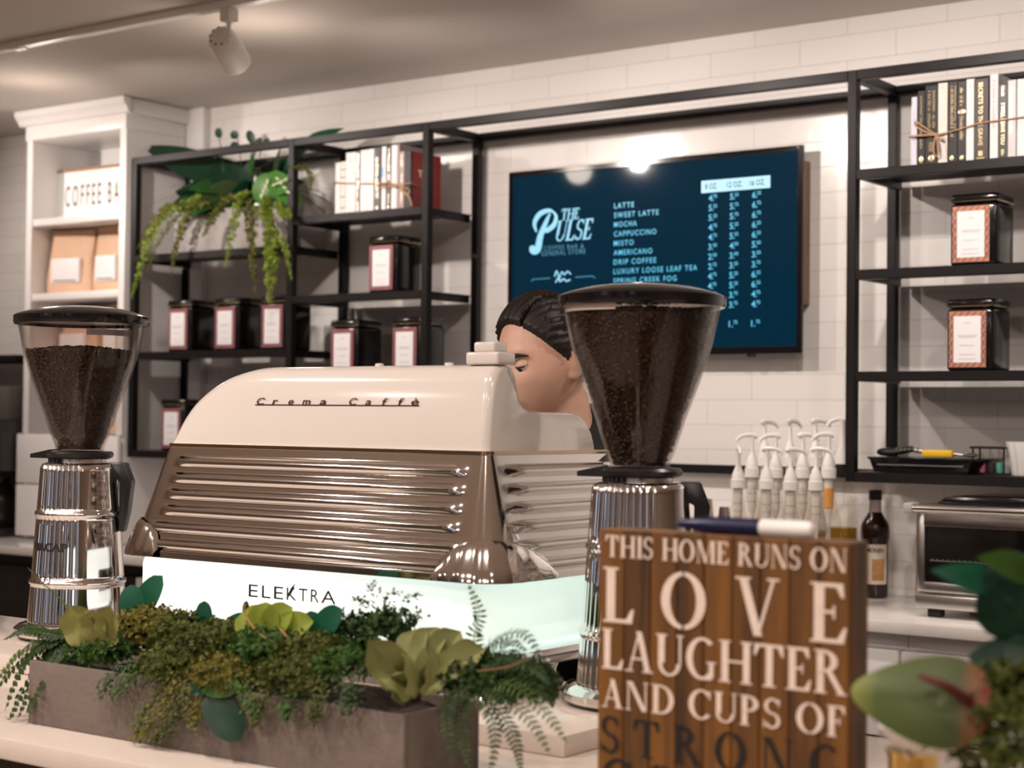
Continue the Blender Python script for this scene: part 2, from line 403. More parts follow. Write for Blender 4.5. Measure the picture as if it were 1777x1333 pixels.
def clump(bm, c, r, n, size, seed, flat=.7, droop=0.0, spike=.35):
    """feathery moss: n tiny leaflets on short stems filling a dome"""
    rd = random.Random(seed); c = Vector(c)
    for i in range(n):
        v = Vector((rd.gauss(0, 1), rd.gauss(0, 1), rd.gauss(0, 1))).normalized()
        if v.z < -.4: v.z = -v.z
        k = rd.uniform(.55, 1.0)
        p = c+Vector((v.x*r[0]*k, v.y*r[1]*k, v.z*r[2]*k*flat))
        d = v+Vector((rd.uniform(-.6, .6), rd.uniform(-.6, .6), rd.uniform(-.4, .6)-droop))
        q = p
        for j in range(3):
            q2 = q+d.normalized()*size*spike
            for sg in (-1, 1):
                sd = d.cross(Vector((rd.uniform(-1, 1), rd.uniform(-1, 1), rd.uniform(-1, 1)))).normalized()
                dot4(bm, q2, (sd*sg+d.normalized()*.6), v, size*rd.uniform(.5, 1), size*rd.uniform(.35, .6))
            q = q2

# ------------------------------------------------------------------ the room
WY = 4.55; CEIL = CAM_Z+1.1844
XL, XR, YF = -7.2, 3.2, -5.2
def struct(name, bm, m):
    o = mesh_obj(name, bm, m); o['kind'] = 'structure'; return o
b = B(); box(b, (XL-.1, YF-.1, -.1), (XR+.1, WY+.1, 0)); struct('floor', b, woodmat('floor_wood', (.30, .21, .15), (.52, .39, .29), 6, .4, 0))
b = B(); box(b, (XL-.1, YF-.1, CEIL), (XR+.1, WY+.1, CEIL+.1)); struct('ceiling', b, mat('ceiling_paint', (.60, .545, .505), .8, 0, .02))
b = B(); box(b, (XL-.1, WY, 0), (XR+.1, WY+.1, CEIL)); struct('wall_back', b, tilemat())
PLAST = mat('beige_plaster', (.58, .48, .40), .8, 0, .05)
b = B(); box(b, (XL-.1, YF, 0), (XL, WY, CEIL)); struct('wall_left', b, PLAST)
b = B(); box(b, (XR, YF, 0), (XR+.1, WY, CEIL)); struct('wall_right', b, PLAST)
b = B(); box(b, (XL, YF-.1, 0), (XR, YF, CEIL)); struct('wall_front', b, PLAST)
ADDED_WIN = mat('added_window_glow', (.02, .03, .05), .1, emit=.8, ecol=(.62, .74, 1.0)); n_ = 0
for x in (-4.6, .9):  # glowing windows added out of view to streak the chrome cool blue
    n_ += 1
    b = B(); box(b, (x, YF, .7), (x+1.1, YF+.02, 2.3)); w_ = struct('window_%d' % n_, b, ADDED_WIN)
    b = B()
    for a, c in (((x-.06, YF, .64), (x, YF+.05, 2.36)), ((x+1.1, YF, .64), (x+1.16, YF+.05, 2.36)), ((x, YF, .64), (x+1.1, YF+.05, .7)), ((x, YF, 2.3), (x+1.1, YF+.05, 2.36)), ((x+.53, YF+.02, .7), (x+.57, YF+.05, 2.3))): box(b, a, c)
    mesh_obj('window_frame', b, BLACKM, w_)
for k, x in enumerate((-4.9, -3.0, -.9, .9)):  # white columns added out of view for pale streaks in the chrome
    b = B(); box(b, (x, -3.6, 0), (x+.28, -3.32, CEIL)); struct('trim_%d' % (k+2), b, WHITEP)
ADDED_DOOR = mat('added_dark_door', (.03, .022, .018), .4)
for k, x in enumerate((-6.6, -2.6, -.6)):  # dark doors added out of view so the chrome reflects dark bands
    b = B(); box(b, (x, YF, 0), (x+1.0, YF+.03, 2.15)); d_ = struct('door_%d' % (k+1), b, ADDED_DOOR)
    b = B(); tube(b, [(x+.9, YF+.06, .95), (x+.9, YF+.06, 1.15)], .012, 8); mesh_obj('door_handle', b, STEEL, d_)
b = B(); box(b, (-4.895, 4.515, .9), (-4.80, WY, CEIL), .002); struct('trim_1', b, WHITEP)

# ------------------------------------------------------------------ ceiling track and its lamp
b = B(); box(b, (-6.2, TRACK_Y-.018, CEIL-.022), (.6, TRACK_Y+.018, CEIL), .002)
trk = single('lighting_track', b, WHITEP, (-2.8, TRACK_Y, CEIL-.022), 'long white ceiling lighting track running above the coffee bar', 'lighting track')
for x in (-4.47, -4.44):
    b = B(); box(b, (x-.012, TRACK_Y-.02, CEIL-.026), (x+.012, TRACK_Y+.02, CEIL-.001), .002); mesh_obj('track_joint', b, WHITEP, trk)
LAMP = mat('lamp_white', (.86, .83, .79), .4)
sp_ = thing('track_spotlight', (-3.507, TRACK_Y, CEIL-.022), 'white cylindrical spotlight with vent holes hanging from the ceiling track', 'spotlight')
b = B(); box(b, (-3.525, TRACK_Y-.02, CEIL-.062), (-3.487, TRACK_Y+.02, CEIL-.022), .004); mesh_obj('track_adapter', b, LAMP, sp_)
b = B(); tube(b, [(-3.507, TRACK_Y, CEIL-.06), (-3.507, TRACK_Y, CEIL-.125)], .006, 10); mesh_obj('stem', b, LAMP, sp_)
p0 = at(382, 62, Y=TRACK_Y); p1 = at(408, 106, Y=TRACK_Y+.11); ax = (p1-p0).normalized()
Lh = (p1-p0).length*1.05
Mh = Matrix.Translation(p0) @ ax.to_track_quat('Z', 'Y').to_matrix().to_4x4()
t = B(); lathe(t, [(0, -.012), (.018, -.009), (.034, .003), (.043, .022), (.045, .05), (.046, Lh), (.042, Lh+.001), (.040, Lh-.03), (0, Lh-.035)], seg=36)
b = B(); merge(b, t, Mh); can = mesh_obj('lamp_can', b, LAMP, sp_)
b = B()
for k in range(10):
    a = k*2*pi/10; c = Mh @ Vector((.030*cos(a), .030*sin(a), -.0005)); ellipsoid(b, c, (.0035, .0035, .0035), nu=6, nv=5)
mesh_obj('vent_hole', b, BLACKP, can)
t = B(); lathe(t, [(0, 0), (.036, 0), (.036, .004), (0, .004)], (0, 0, Lh-.032), 24); b = B(); merge(b, t, Mh)
mesh_obj('bulb', b, mat('bulb_glow', (1, .9, .8), .5, emit=2, ecol=(1, .85, .7)), can)

# ------------------------------------------------------------------ black metal shelf unit on the wall
ZT, Z1, Z2, Z3, Z4 = 2.336, 2.063, 1.790, 1.514, 1.242
XA, XB, XC, XDD, XE = -4.879, -4.074, -3.473, -1.975, -1.373
SF, SB = 4.255, 4.520
h = .0135
ZP, ZQ = 1.968, 1.607
shelf = thing('wall_shelf', (-3.1, SB, Z4), 'long black metal frame shelf unit fixed to the white tiled wall', 'shelf')
def bar(name, a, c):
    a = Vector(a); c = Vector(c); lo = Vector([min(p, q)-h for p, q in zip(a, c)]); hi = Vector([max(p, q)+h for p, q in zip(a, c)])
    bm = B(); box(bm, lo, hi, .0015, 1); return mesh_obj(name, bm, BLACKM, shelf)
e = 2*h
for x in (XA, XB, XC, XDD, XE):
    bar('front_post', (x, SF, Z4), (x, SF, ZT))
    bar('back_post', (x, SB, Z4), (x, SB, ZT))
    bar('depth_rail', (x, SF+e, ZT), (x, SB-e, ZT))
    bar('depth_rail', (x, SF+e, Z4), (x, SB-e, Z4))
for x0, x1 in ((XA, XB), (XB, XC), (XC, XDD), (XDD, XE)):
    bar('top_rail', (x0+e, SF, ZT), (x1-e, SF, ZT)); bar('top_rail', (x0+e, SB, ZT), (x1-e, SB, ZT)); bar('bottom_rail', (x0+e, SB, Z4), (x1-e, SB, Z4))
bm = B(); x = at(322, 560, Y=SB).x; bar('middle_post', (x, SB, Z4+e), (x, SB, ZP-e))
for x0, x1, zs in ((XA, XB, (ZP, ZQ, Z4)), (XB, XC, (Z1, Z2, Z3, Z4)), (XDD, XE, (Z1, Z2, Z3, Z4))):
    for z in zs:
        bm = B(); box(bm, (x0+h, SF-h, z-h), (x1-h, SF+h, z+h), .0015, 1)
        for xx in (x0+h+.004, x1-h-.018): box(bm, (xx, SF+h, z-h), (xx+.014, SB-h, z+h-.004))
        box(bm, (x0+h, SF+h*.5, z+h-.006), (x1-h, SB-h, z+h-.0005))
        mesh_obj('shelf_board', bm, BLACKM, shelf)
# second shelf at the far left
b = B(); box(b, (-6.6, SF-h, 1.607-h), (-5.56, SB, 1.607+h), .002); single('wall_shelf', b, BLACKM, (-6.1, SB, 1.607-h), 'black shelf board left of the white bookcase, above the grey brewer', 'shelf')

# ------------------------------------------------------------------ white bookcase standing on the back counter
bx0, bx1, byf, byb = -5.482, -4.900, 4.232, WY
case = thing('bookcase', ((bx0+bx1)/2, 4.38, .90), 'tall white built-in bookcase with crown moulding at the left', 'bookcase')
b = B()
box(b, (bx0, byf, .905), (bx0+.018, byb-.002, 2.50)); box(b, (bx1-.018, byf, .905), (bx1, byb-.002, 2.50)); box(b, (bx0+.018, byb-.02, .905), (bx1-.018, byb-.002, 2.5))
box(b, (bx0+.018, byf+.01, 2.48), (bx1-.018, byb-.02, 2.5))
box(b, (bx0, byf-.012, 1.31), (bx0+.034, byf, 2.5), .002); box(b, (bx1-.034, byf-.012, 1.31), (bx1, byf, 2.5), .002)
box(b, (bx0+.034, byf-.012, 2.463), (bx1-.034, byf, 2.5), .001)
mesh_obj('carcass', b, WHITEP, case)
b = B(); box(b, (bx0-.004, byf-.018, 2.46), (bx1+.004, byb-.003, 2.515), .003)
prof = [(0, 2.515), (.012, 2.52), (.018, 2.535), (.034, 2.55), (.036, CEIL-.002), (0, CEIL-.002)]
prism(b, [(byf-.018-y, z) for y, z in prof], 'x', bx0-.03, bx1+.03); box(b, (bx0-.02, byf-.02, 2.515), (bx1+.02, byb-.003, CEIL-.002), .004)
mesh_obj('crown_moulding', b, WHITEP, case)
SHZ = (2.150, 1.857, 1.575)
for z in SHZ:
    b = B(); box(b, (bx0+.018, byf-.004, z-.028), (bx1-.018, byb-.02, z), .002); mesh_obj('shelf_board', b, WHITEP, case)
for z0, z1 in ((.912, 1.110), (1.116, 1.308)):
    b = B(); box(b, (bx0-.006, byf-.034, z0), (bx1+.004, byf-.014, z1), .003)
    d_ = mesh_obj('drawer', b, WHITEP, case)
    b = B(); box(b, (-5.24, byf-.046, z1-.045), (-5.14, byf-.034, z1-.037), .002); mesh_obj('drawer_handle', b, STEEL, d_)
# light box sign in the top compartment
lx0 = at(92, 330, Y=4.36).x; lz0 = SHZ[0]
sg = thing('letter_sign', (-5.1, 4.37, lz0), 'white letter board sign in a thin wooden frame in the bookcase top compartment', 'sign')
lz1 = at(92, 298, Y=4.36).z
b = B(); fr = .010
box(b, (lx0, 4.355, lz0), (lx0+fr, 4.41, lz1), .001); box(b, (-4.93, 4.355, lz0), (-4.93+fr, 4.41, lz1), .001)
box(b, (lx0+fr, 4.355, lz0), (-4.93, 4.41, lz0+fr*.6)); box(b, (lx0+fr, 4.355, lz1-fr), (-4.93, 4.41, lz1))
mesh_obj('frame', b, woodmat('sign_frame_wood', (.30, .15, .07), (.48, .27, .14), 20), sg)
b = B(); box(b, (lx0+fr, 4.362, lz0+fr*.6), (-4.93, 4.40, lz1-fr)); pn = mesh_obj('letter_panel', b, mat('lit_acrylic', (.88, .88, .87), .4, emit=.12, ecol=(1, .97, .94)), sg)
b = B(); put_text(b, 'COFFEE BAR', (lx0+.075, 4.3615, lz0+.062), XD, ZD, width=at(219, 320, Y=4.3615).x-lx0-.075, height=.082, bold=0, spacing=1.5)
mesh_obj('lettering', b, INK, pn)
# kraft coffee bags
def coffee_bag(x0, x1, y, z, hgt, label, tilt=0, blab=True):
    r = thing('coffee_bag', ((x0+x1)/2, y, z), label, 'coffee bag', 'kraft coffee bags in the bookcase')
    w = x1-x0; b = B()
    def f(u, v):
        a = 2*pi*u; dep = .038*(1-v**1.6)+.004; k = 1-.06*v+.02*sin(9*v)
        ex = abs(cos(a))**.45*(1 if cos(a) > 0 else -1); ey = abs(sin(a))**.6*(1 if sin(a) > 0 else -1)
        return Vector((ex*w/2*k, ey*dep*(1+.10*sin(7*v+3*u*6.28)), hgt*v))
    rows = grid(b, f, 32, 14, wrap_u=True); b.faces.new([q[0] for q in rows]); b.faces.new([q[-1] for q in rows])
    bd = mesh_obj('bag_body', b, KRAFT, r, False)
    b = B(); box(b, (-w*.46, -.010, hgt*.93), (w*.46, .010, hgt*1.0), .003); mesh_obj('folded_top', b, KRAFT, r, False)
    if blab:
        b = B(); box(b, (-w*.30, -.047, hgt*.18), (w*.30, -.030, hgt*.55), .002)
        lb = mesh_obj('bag_label', b, PAPERW, r, False)
        b = B(); box(b, (-w*.24, -.0475, hgt*.20), (w*.24, -.0468, hgt*.215)); mesh_obj('print_line', b, INK, lb, False)
    r.rotation_euler = (0, 0, tilt)
    return r
def bagspan(a, c, y): return at(a, 430, Y=y).x, at(c, 430, Y=y).x
x0, x1 = bagspan(93, 163, 4.34); coffee_bag(x0, x1, 4.34, SHZ[1], .255, 'kraft coffee bag with white label, left bag on the shelf under the letter sign', .12)
x0, x1 = bagspan(171, 225, 4.36); coffee_bag(x0, x1-.0, 4.36, SHZ[1], .262, 'kraft coffee bag half hidden by the bookcase side, under the letter sign', .05)
x0, x1 = bagspan(104, 186, 4.38); coffee_bag(x0, x1, 4.38, SHZ[2], .235, 'kraft coffee bag behind the clear bean hopper rim, left on the third shelf', -.1)
x0, x1 = bagspan(190, 226, 4.38); coffee_bag(x0, x1, 4.38, SHZ[2], .240, 'narrow kraft coffee bag at the right end of the third shelf', .0)
x0, x1 = bagspan(172, 222, 4.36); coffee_bag(x0, x1, 4.36, 1.312, .215, 'kraft coffee bag on the lowest bookcase compartment above the drawers', .05)

# ------------------------------------------------------------------ back counter
b = B(); box(b, (-7.1, 3.92, .87), (1.2, WY-.001, .90), .003); single('worktop', b, QUARTZW, (-3, 4.2, .87), 'white stone worktop running along the tiled back wall', 'worktop')
def base_cab(x0, x1, m, label, cat, name='base_cabinet'):
    r = thing(name, ((x0+x1)/2, 4.25, 0), label, cat)
    b = B(); box(b, (x0+.001, 4.00, .08), (x1-.001, WY-.002, .868)); box(b, (x0+.001, 4.05, 0), (x1-.001, WY-.01, .08)); mesh_obj('body', b, m, r)
    n = 2
    for z0, z1 in ((.10, .60), (.612, .826)):
        b = B(); box(b, (x0+.004, 3.945, z0), (x1-.004, 3.999, z1), .003); f = mesh_obj('drawer' if z0 > .5 else 'door', b, m, r)
        b = B(); box(b, ((x0+x1)/2-.06, 3.93, z1-.05), ((x0+x1)/2+.06, 3.945, z1-.042), .002); mesh_obj('handle', b, STEEL, f)
base_cab(-2.30, -1.70, WHITEP, 'white base cabinet below the dark syrup bottle', 'cabinet')
base_cab(-1.70, -1.10, WHITEP, 'white base cabinet below the toaster oven', 'cabinet')
base_cab(-1.10, -.50, WHITEP, 'white base cabinet right of the toaster oven', 'cabinet')
base_cab(-3.40, -2.30, WHITEP, 'white base cabinet below the syrup bottles and menu screen', 'cabinet')
base_cab(-4.50, -3.40, WHITEP, 'white base cabinet behind the espresso machine under the worktop', 'cabinet')
FR = mat('dark_fridge', (.012, .011, .012), .35)
base_cab(-6.3, -5.4, FR, 'black undercounter fridge at the far left under the worktop', 'fridge', 'undercounter_fridge')
base_cab(-5.4, -4.5, FR, 'black undercounter fridge behind the left coffee grinder', 'fridge', 'undercounter_fridge')

# grey brewer at the far left
GREY1 = mat('brewer_grey', (.10, .09, .085), .45); GREY2 = mat('brewer_dark', (.035, .031, .03), .35)
r = thing('coffee_brewer', (-5.85, 4.3, .90), 'dark grey coffee brewer on the back counter at the far left edge', 'coffee brewer')
b = B(); box(b, (-6.2, 4.18, 1.36), (-5.522, 4.50, 1.494), .006); mesh_obj('water_tank', b, GREY1, r)
b = B(); box(b, (-6.2, 4.14, 1.16), (-5.508, 4.50, 1.358), .008); mesh_obj('brew_head', b, GREY2, r)
b = B(); box(b, (-6.2, 4.36, .93), (-5.535, 4.50, 1.16), .004); mesh_obj('back_column', b, GREY2, r)
b = B(); box(b, (-6.2, 4.14, .90), (-5.535, 4.50, .93), .004); mesh_obj('drip_base', b, BLACKP, r)
b = B(); lathe(b, [(0, 0), (.07, 0), (.085, .03), (.085, .10), (.06, .16), (.04, .18), (.045, .2), (0, .2)], (-5.68, 4.26, .93), 24); mesh_obj('carafe', b, mat('dark_glass', (.02, .015, .012), .08), r)

# ------------------------------------------------------------------ television menu
TX0, TX1, TZ0, TZ1, TY = -3.312, -2.242, 1.590, 2.202, 4.485
b = B(); box(b, (TX0+.05, 4.506, 1.735), (at(1405, 400, Y=4.545).x, WY-.001, 2.16), .002)
single('backing_board', b, woodmat('board_wood', (.16, .09, .05), (.33, .20, .12), 16), (-2.7, 4.54, 1.735), 'brown wooden backing board peeking out right of the menu screen', 'board')
tv = thing('menu_screen', ((TX0+TX1)/2, TY, TZ0), 'wall-mounted black flat screen showing the dark blue coffee price menu', 'television')
b = B(); bz = .016
box(b, (TX0, TY, TZ0), (TX1, TY+.009, TZ1), .002); box(b, (TX0+.12, TY+.009, TZ0+.08), (TX1-.12, TY+.02, TZ1-.08), .003)
for a, c in (((TX0, TY-.004, TZ0), (TX0+bz, TY, TZ1)), ((TX1-bz, TY-.004, TZ0), (TX1, TY, TZ1)), ((TX0+bz, TY-.004, TZ0), (TX1-bz, TY, TZ0+bz+.005)), ((TX0+bz, TY-.004, TZ1-bz), (TX1-bz, TY, TZ1))): box(b, a, c, .001, 1)
mesh_obj('bezel', b, BLACKG, tv)
b = B(); p = at(1303, 615, Y=TY); box(b, (p.x-.012, TY-.004, TZ0-.008), (p.x+.012, TY+.01, TZ0-.0005), .001); mesh_obj('sensor', b, BLACKG, tv)
m = mat('screen_glow', (.001, .003, .006), .06, emit=1, ecol=(.0005, .017, .034), spec=.3)
nt = m.node_tree; tc = [n for n in nt.nodes if n.type == 'TEX_COORD'][0]
b = B(); box(b, (TX0+bz, TY-.0012, TZ0+bz+.005), (TX1-bz, TY-.0002, TZ1-bz)); scr = mesh_obj('screen', b, m, tv)
MENU = mat('menu_cyan', (.02, .1, .15), .3, emit=1.0, ecol=(.10, .50, .72)); LOGO = mat('menu_logo_blue', (.02, .1, .15), .3, emit=1.0, ecol=(.30, .62, .80)); DIM = mat('menu_dim_blue', (.02, .1, .15), .3, emit=.5, ecol=(.10, .38, .55))
MY = TY-.0022
def tvp(cx, cyy): return at(860+cx/3.173, 220+cyy/3.173, Y=MY)
items = ['LATTE', 'SWEET LATTE', 'MOCHA', 'CAPPUCCINO', 'MISTO', 'AMERICANO', 'DRIP COFFEE', 'LUXURY LOOSE LEAF TEA', 'SPRING CREEK FOG', 'CHAI TEA LATTE']
ends = [762, 898, 778, 886, 762, 865, 887, 1113, 1000, 943]
zrow = [tvp(653, 450).z-i*.0297 for i in range(13)]
x_ = tvp(653, 440).x
for i, s in enumerate(items):
    b = B(); put_text(b, s, (x_, MY, zrow[i]), XD, ZD, width=tvp(ends[i], 440).x-x_, height=.0165, bold=.008, spacing=1.25); mesh_obj('menu_item', b, MENU, scr)
cols = [('4.75', '5.25', '5.25', '4.75', '4.75', '3.50', '2.50', '2.75', '4.75', '4.75', '3.25', '3.75'), ('5.25', '5.75', '5.75', '5.25', '5.25', '4.50', '3.00', '3.25', '5.25', '5.25', '3.75', '3.75', '1.75'), ('6.25', '6.75', '6.75', '6.25', '6.25', '5.50', '3.50', '3.75', '6.25', '6.25', '4.75', '4.75', '1.75')]
for ci, cx_ in enumerate((1172, 1289, 1412)):
    xx = tvp(cx_, 560).x
    for ri, s in enumerate(cols[ci]):
        z = zrow[ri] if ri < 12 else zrow[11]-.058
        b = B(); put_text(b, s[:2], (xx, MY, z), XD, ZD, height=.0185, bold=.012); put_text(b, s[2:], (xx+.0155, MY, z+.009), XD, ZD, height=.0105, bold=.012); mesh_obj('menu_price', b, MENU, scr)
b = B(); a = tvp(1133, 334); c = tvp(1512, 300); zc = tvp(1322, 317).z
box(b, (a.x, MY-.0002, zc-.0185), (c.x, MY+.0004, zc+.0185)); hd = mesh_obj('size_banner', b, mat('menu_banner', (.1, .2, .25), .3, emit=1, ecol=(.38, .66, .80)), scr)
b = B()
for s, xa, xb in (('8 OZ.', 1154, 1222), ('12 OZ.', 1274, 1360), ('16 OZ.', 1400, 1484)):
    x0_ = tvp(xa, 320).x; b = B(); put_text(b, s, (x0_, MY-.0006, zc-.008), XD, ZD, width=tvp(xb, 320).x-x0_, height=.017, bold=.015); mesh_obj('banner_text', b, mat('menu_navy', (.003, .02, .04), .4), scr)
b = B()
o1 = tvp(322, 632); put_serif(b, 'ULSE', (o1.x, MY, o1.z), XD, ZD, tvp(540, 600).x-o1.x-.01, .066, .03, .22); mesh_obj('logo_word', b, LOGO, scr, recalc=False); b = B()
o1 = tvp(358, 515); put_serif(b, 'THE', (o1.x, MY, o1.z), XD, ZD, tvp(458, 500).x-o1.x, .036, .04, .15); mesh_obj('logo_word', b, LOGO, scr, recalc=False); b = B()
ctr = [tvp(*q) for q in ((200, 655), (205, 680), (232, 672), (248, 600), (285, 510), (300, 478))]
tube(b, [q+Vector((0, -.0008, 0)) for q in spline(ctr, 30)], [.004+.0095*sin(pi*min(1, .15+i/32)) for i in range(31)], 8)
ctr = [tvp(*q) for q in ((225, 580), (215, 530), (245, 480), (300, 462), (332, 490), (322, 540), (280, 572), (262, 560))]
tube(b, [q+Vector((0, -.0008, 0)) for q in spline(ctr, 40)], [.003+.006*abs(sin(pi*i/20)) for i in range(41)], 8)
for v in b.verts: v.co.y = MY-.0004+(v.co.y-MY)*.05
mesh_obj('logo_initial', b, LOGO, scr)
b = B()
o1 = tvp(265, 680); put_text(b, 'COFFEE BAR &', (o1.x, MY, o1.z), XD, ZD, width=tvp(485, 660).x-o1.x, height=.0135, spacing=1.3); mesh_obj('tagline_text', b, DIM, scr); b = B()
o1 = tvp(252, 712); put_text(b, 'GENERAL STORE', (o1.x, MY, o1.z), XD, ZD, width=tvp(495, 690).x-o1.x, height=.0155, spacing=1.2); mesh_obj('tagline_text', b, DIM, scr)
for q in (((197, 852), (205, 840), (300, 834)), ((440, 829), (535, 822), (548, 834))):
    b = B(); tube(b, [tvp(*k) for k in q], .0016, 6); mesh_obj('ornament_line', b, DIM, scr)
b = B(); sq = [(325, 825), (335, 795), (345, 815), (352, 835), (365, 800), (380, 815), (395, 797), (415, 812)]
tube(b, spline([tvp(*k) for k in sq], 30), .0026, 6); sq = [(330, 858), (345, 835), (355, 852), (375, 838), (390, 850), (412, 842)]
tube(b, spline([tvp(*k) for k in sq], 24), .0026, 6)
for v in b.verts: v.co.y = MY-.0003+(v.co.y-MY)*.05
mesh_obj('flourish', b, LOGO, scr)

# ------------------------------------------------------------------ tea tins
COPPER = mat('label_copper', (.62, .30, .18), .35, .3, .2, 40); PLUM = mat('label_plum', (.20, .06, .13), .4, .1, .2, 40)
def tin(variant):
    r = thing('tea_tin', (0, 0, 0), 'tin', 'tea tin', 'tea tins on the wall shelf')
    w, d, hh = .128, .128, .165
    b = B(); box(b, (-w/2, -d/2, 0), (w/2, d/2, hh), .010, 3); mesh_obj('tin_body', b, BLACKG, r)
    b = B(); box(b, (-w/2-.001, -d/2-.001, hh+.0005), (w/2+.001, d/2+.001, hh+.026), .010, 3); lid = mesh_obj('lid', b, BLACKG, r)
    b = B(); box(b, (-w/2-.0015, -d/2-.0015, hh+.0045), (w/2+.0015, d/2+.0015, hh+.007), .0012, 1); mesh_obj('gold_line', b, GOLD, lid)
    lx0, lx1, lz0, lz1 = -.056, .044, .010, .157
    b = B(); box(b, (lx0, -d/2-.0012, lz0), (lx1, -d/2+.001, lz1)); lb = mesh_obj('label_border', b, COPPER if variant else mat('label_rose', (.40, .16, .16), .4, .2, .25, 40), r)
    b = B()
    def strip(p, q, wd):
        p = Vector(p); q = Vector(q); dd = (q-p).normalized(); s = Vector((-dd.z, 0, dd.x))*wd/2
        b.faces.new([b.verts.new(k) for k in (p-s, q-s, q+s, p+s)])
    yy = -d/2-.0018
    if variant:
        for k in range(7):
            z = lz0+.006+k*(lz1-lz0-.012)/6
            for sx0, sx1 in ((lx0+.001, lx0+.013), (lx1-.013, lx1-.001)):
                if k < 6: strip((sx0, yy, z), (sx1, yy, z+.022), .0022); strip((sx1, yy, z+.004), (sx0, yy, z+.020), .0018)
        for k in range(5):
            x = lx0+.010+k*.018
            for z in (lz0+.001, lz1-.012): strip((x, yy, z), (x+.010, yy, z+.011), .0022)
    else:
        for p, q in (((lx0+.008, yy, lz0+.006), (lx0+.008, yy, lz1-.006)), ((lx1-.008, yy, lz0+.006), (lx1-.008, yy, lz1-.006)), ((lx0+.008, yy, lz0+.008), (lx1-.008, yy, lz0+.008)), ((lx0+.008, yy, lz1-.009), (lx1-.008, yy, lz1-.009))): strip(p, q, .004)
    mesh_obj('border_pattern', b, PLUM, lb)
    b = B(); box(b, (lx0+.013, -d/2-.0022, lz0+.012), (lx1-.013, -d/2, lz1-.013)); wl = mesh_obj('label_panel', b, PAPERW, r)
    c_ = (lx0+lx1)/2
    for z, hw in ((.125, .008), (.092, .026), (.088, .022), (.066, .020), (.042, .022), (.030, .024)): 
        b = B(); box(b, (c_-hw, -d/2-.0026, z), (c_+hw, -d/2-.0021, z+.0018)); mesh_obj('print_line', b, mat('pale_print', (.55, .54, .56), .6), wl)
    return r
t0 = tin(0); t1 = tin(1); first = [True, True]
def put_tin(px, z, var, label, y=4.338):
    x = at(px, 600, Y=y-.064).x
    src = t1 if var else t0
    if first[var]: o = src; first[var] = False
    else: o = copy_tree(src)
    o.location = (x+.056, y, z); o['label'] = label
put_tin(292, ZQ+h, 0, 'black tea tin, leftmost of the three under the hanging plant')
put_tin(373, ZQ+h, 0, 'black tea tin, middle of the three under the hanging plant')
put_tin(454, ZQ+h, 0, 'black tea tin, right one of the three under the hanging plant, beside the post')
put_tin(640, Z2+h, 0, 'black tea tin alone on the shelf below the books with the red book')
put_tin(575, Z3+h, 0, 'black tea tin behind the espresso machine top, left of two')
put_tin(682, Z3+h, 0, 'black tea tin behind the espresso machine top, right of two')
put_tin(283, Z4+h, 0, 'black tea tin on the bottom shelf behind the rounded left end of the machine')
put_tin(1652, Z2+h, 1, 'black tea tin with copper patterned label, below the right hand books')
put_tin(1647, Z3+h, 1, 'black tea tin with copper patterned label, on the lower right shelf')

# ------------------------------------------------------------------ books
def book(x0, x1, z, hgt, dep, cover, label, y=4.262, spine=None, ink=None, name='book', marks=None, seed=0, group=None, side=None):
    r = thing('book', ((x0+x1)/2, y+dep/2, z), label, 'book', group)
    w = x1-x0-.001; b = B(); t_ = min(.003, w*.2)
    box(b, (-w/2, -dep/2, 0), (w/2, -dep/2+t_, hgt), .0008, 1); box(b, (-w/2, -dep/2+t_, 0), (-w/2+t_, dep/2, hgt)); box(b, (w/2-t_, -dep/2+t_, 0), (w/2, dep/2, hgt))
    mesh_obj('cover', b, cover, r, False)
    b = B(); box(b, (-w/2+t_, -dep/2+t_, .003), (w/2-t_, dep/2-.003, hgt-.003)); mesh_obj('pages', b, PAPERW, r, False)
    yy = -dep/2-.0006
    for s_, za, zb2, xa, hh in spine or ():
        b = B(); put_text(b, s_, (xa*w-hh*w/2, yy, hgt*za), (0, 0, -1), (1, 0, 0), width=hgt*(za-zb2), height=hh*w, bold=.005); mesh_obj('spine_title', b, ink, r, False)
    rd = random.Random(seed)
    for za, zb2, xa, hh, kind in marks or ():
        b = B()
        if kind == 'd': ellipsoid(b, (xa*w, yy, hgt*(za+zb2)/2), (hh*w/2, .0005, hgt*(za-zb2)/2), nu=16, nv=6)
        elif kind == 'b': box(b, (xa*w-hh*w/2, yy, hgt*zb2), (xa*w+hh*w/2, yy+.0004, hgt*za))
        else:
            z_ = za
            while z_ > zb2+.012:
                l_ = rd.uniform(.016, .026); k = rd.uniform(.6, 1)
                if rd.random() > .14:
                    x0_ = xa*w-hh*w/2; box(b, (x0_, yy, hgt*(z_-l_*.30)), (x0_+hh*w*k, yy+.0004, hgt*z_))
                    if rd.random() > .4: box(b, (x0_+hh*w*k*.35, yy, hgt*(z_-l_*.55)), (x0_+hh*w*k*.6, yy+.0004, hgt*(z_-l_*.30)))
                z_ -= l_*.8
        mesh_obj('spine_mark', b, ink, r, False)
    if side:
        b = B(); box(b, (w/2+.0002, dep*-.1, hgt*.48), (w/2+.0006, dep*.45, hgt*.60)); box(b, (w/2+.0002, dep*.1, hgt*.40), (w/2+.0006, dep*.25, hgt*.46)); mesh_obj('cover_title', b, side, r, False)
    return r
BK = mat('book_black', (.016, .013, .014), .4); BKB = mat('book_brown_black', (.045, .032, .032), .45); BW = mat('book_white', (.80, .78, .79), .5); BCR = mat('book_cream', (.74, .69, .62), .5); BG = mat('book_grey', (.60, .59, .58), .4); BL = mat('book_lavender', (.62, .62, .72), .5)
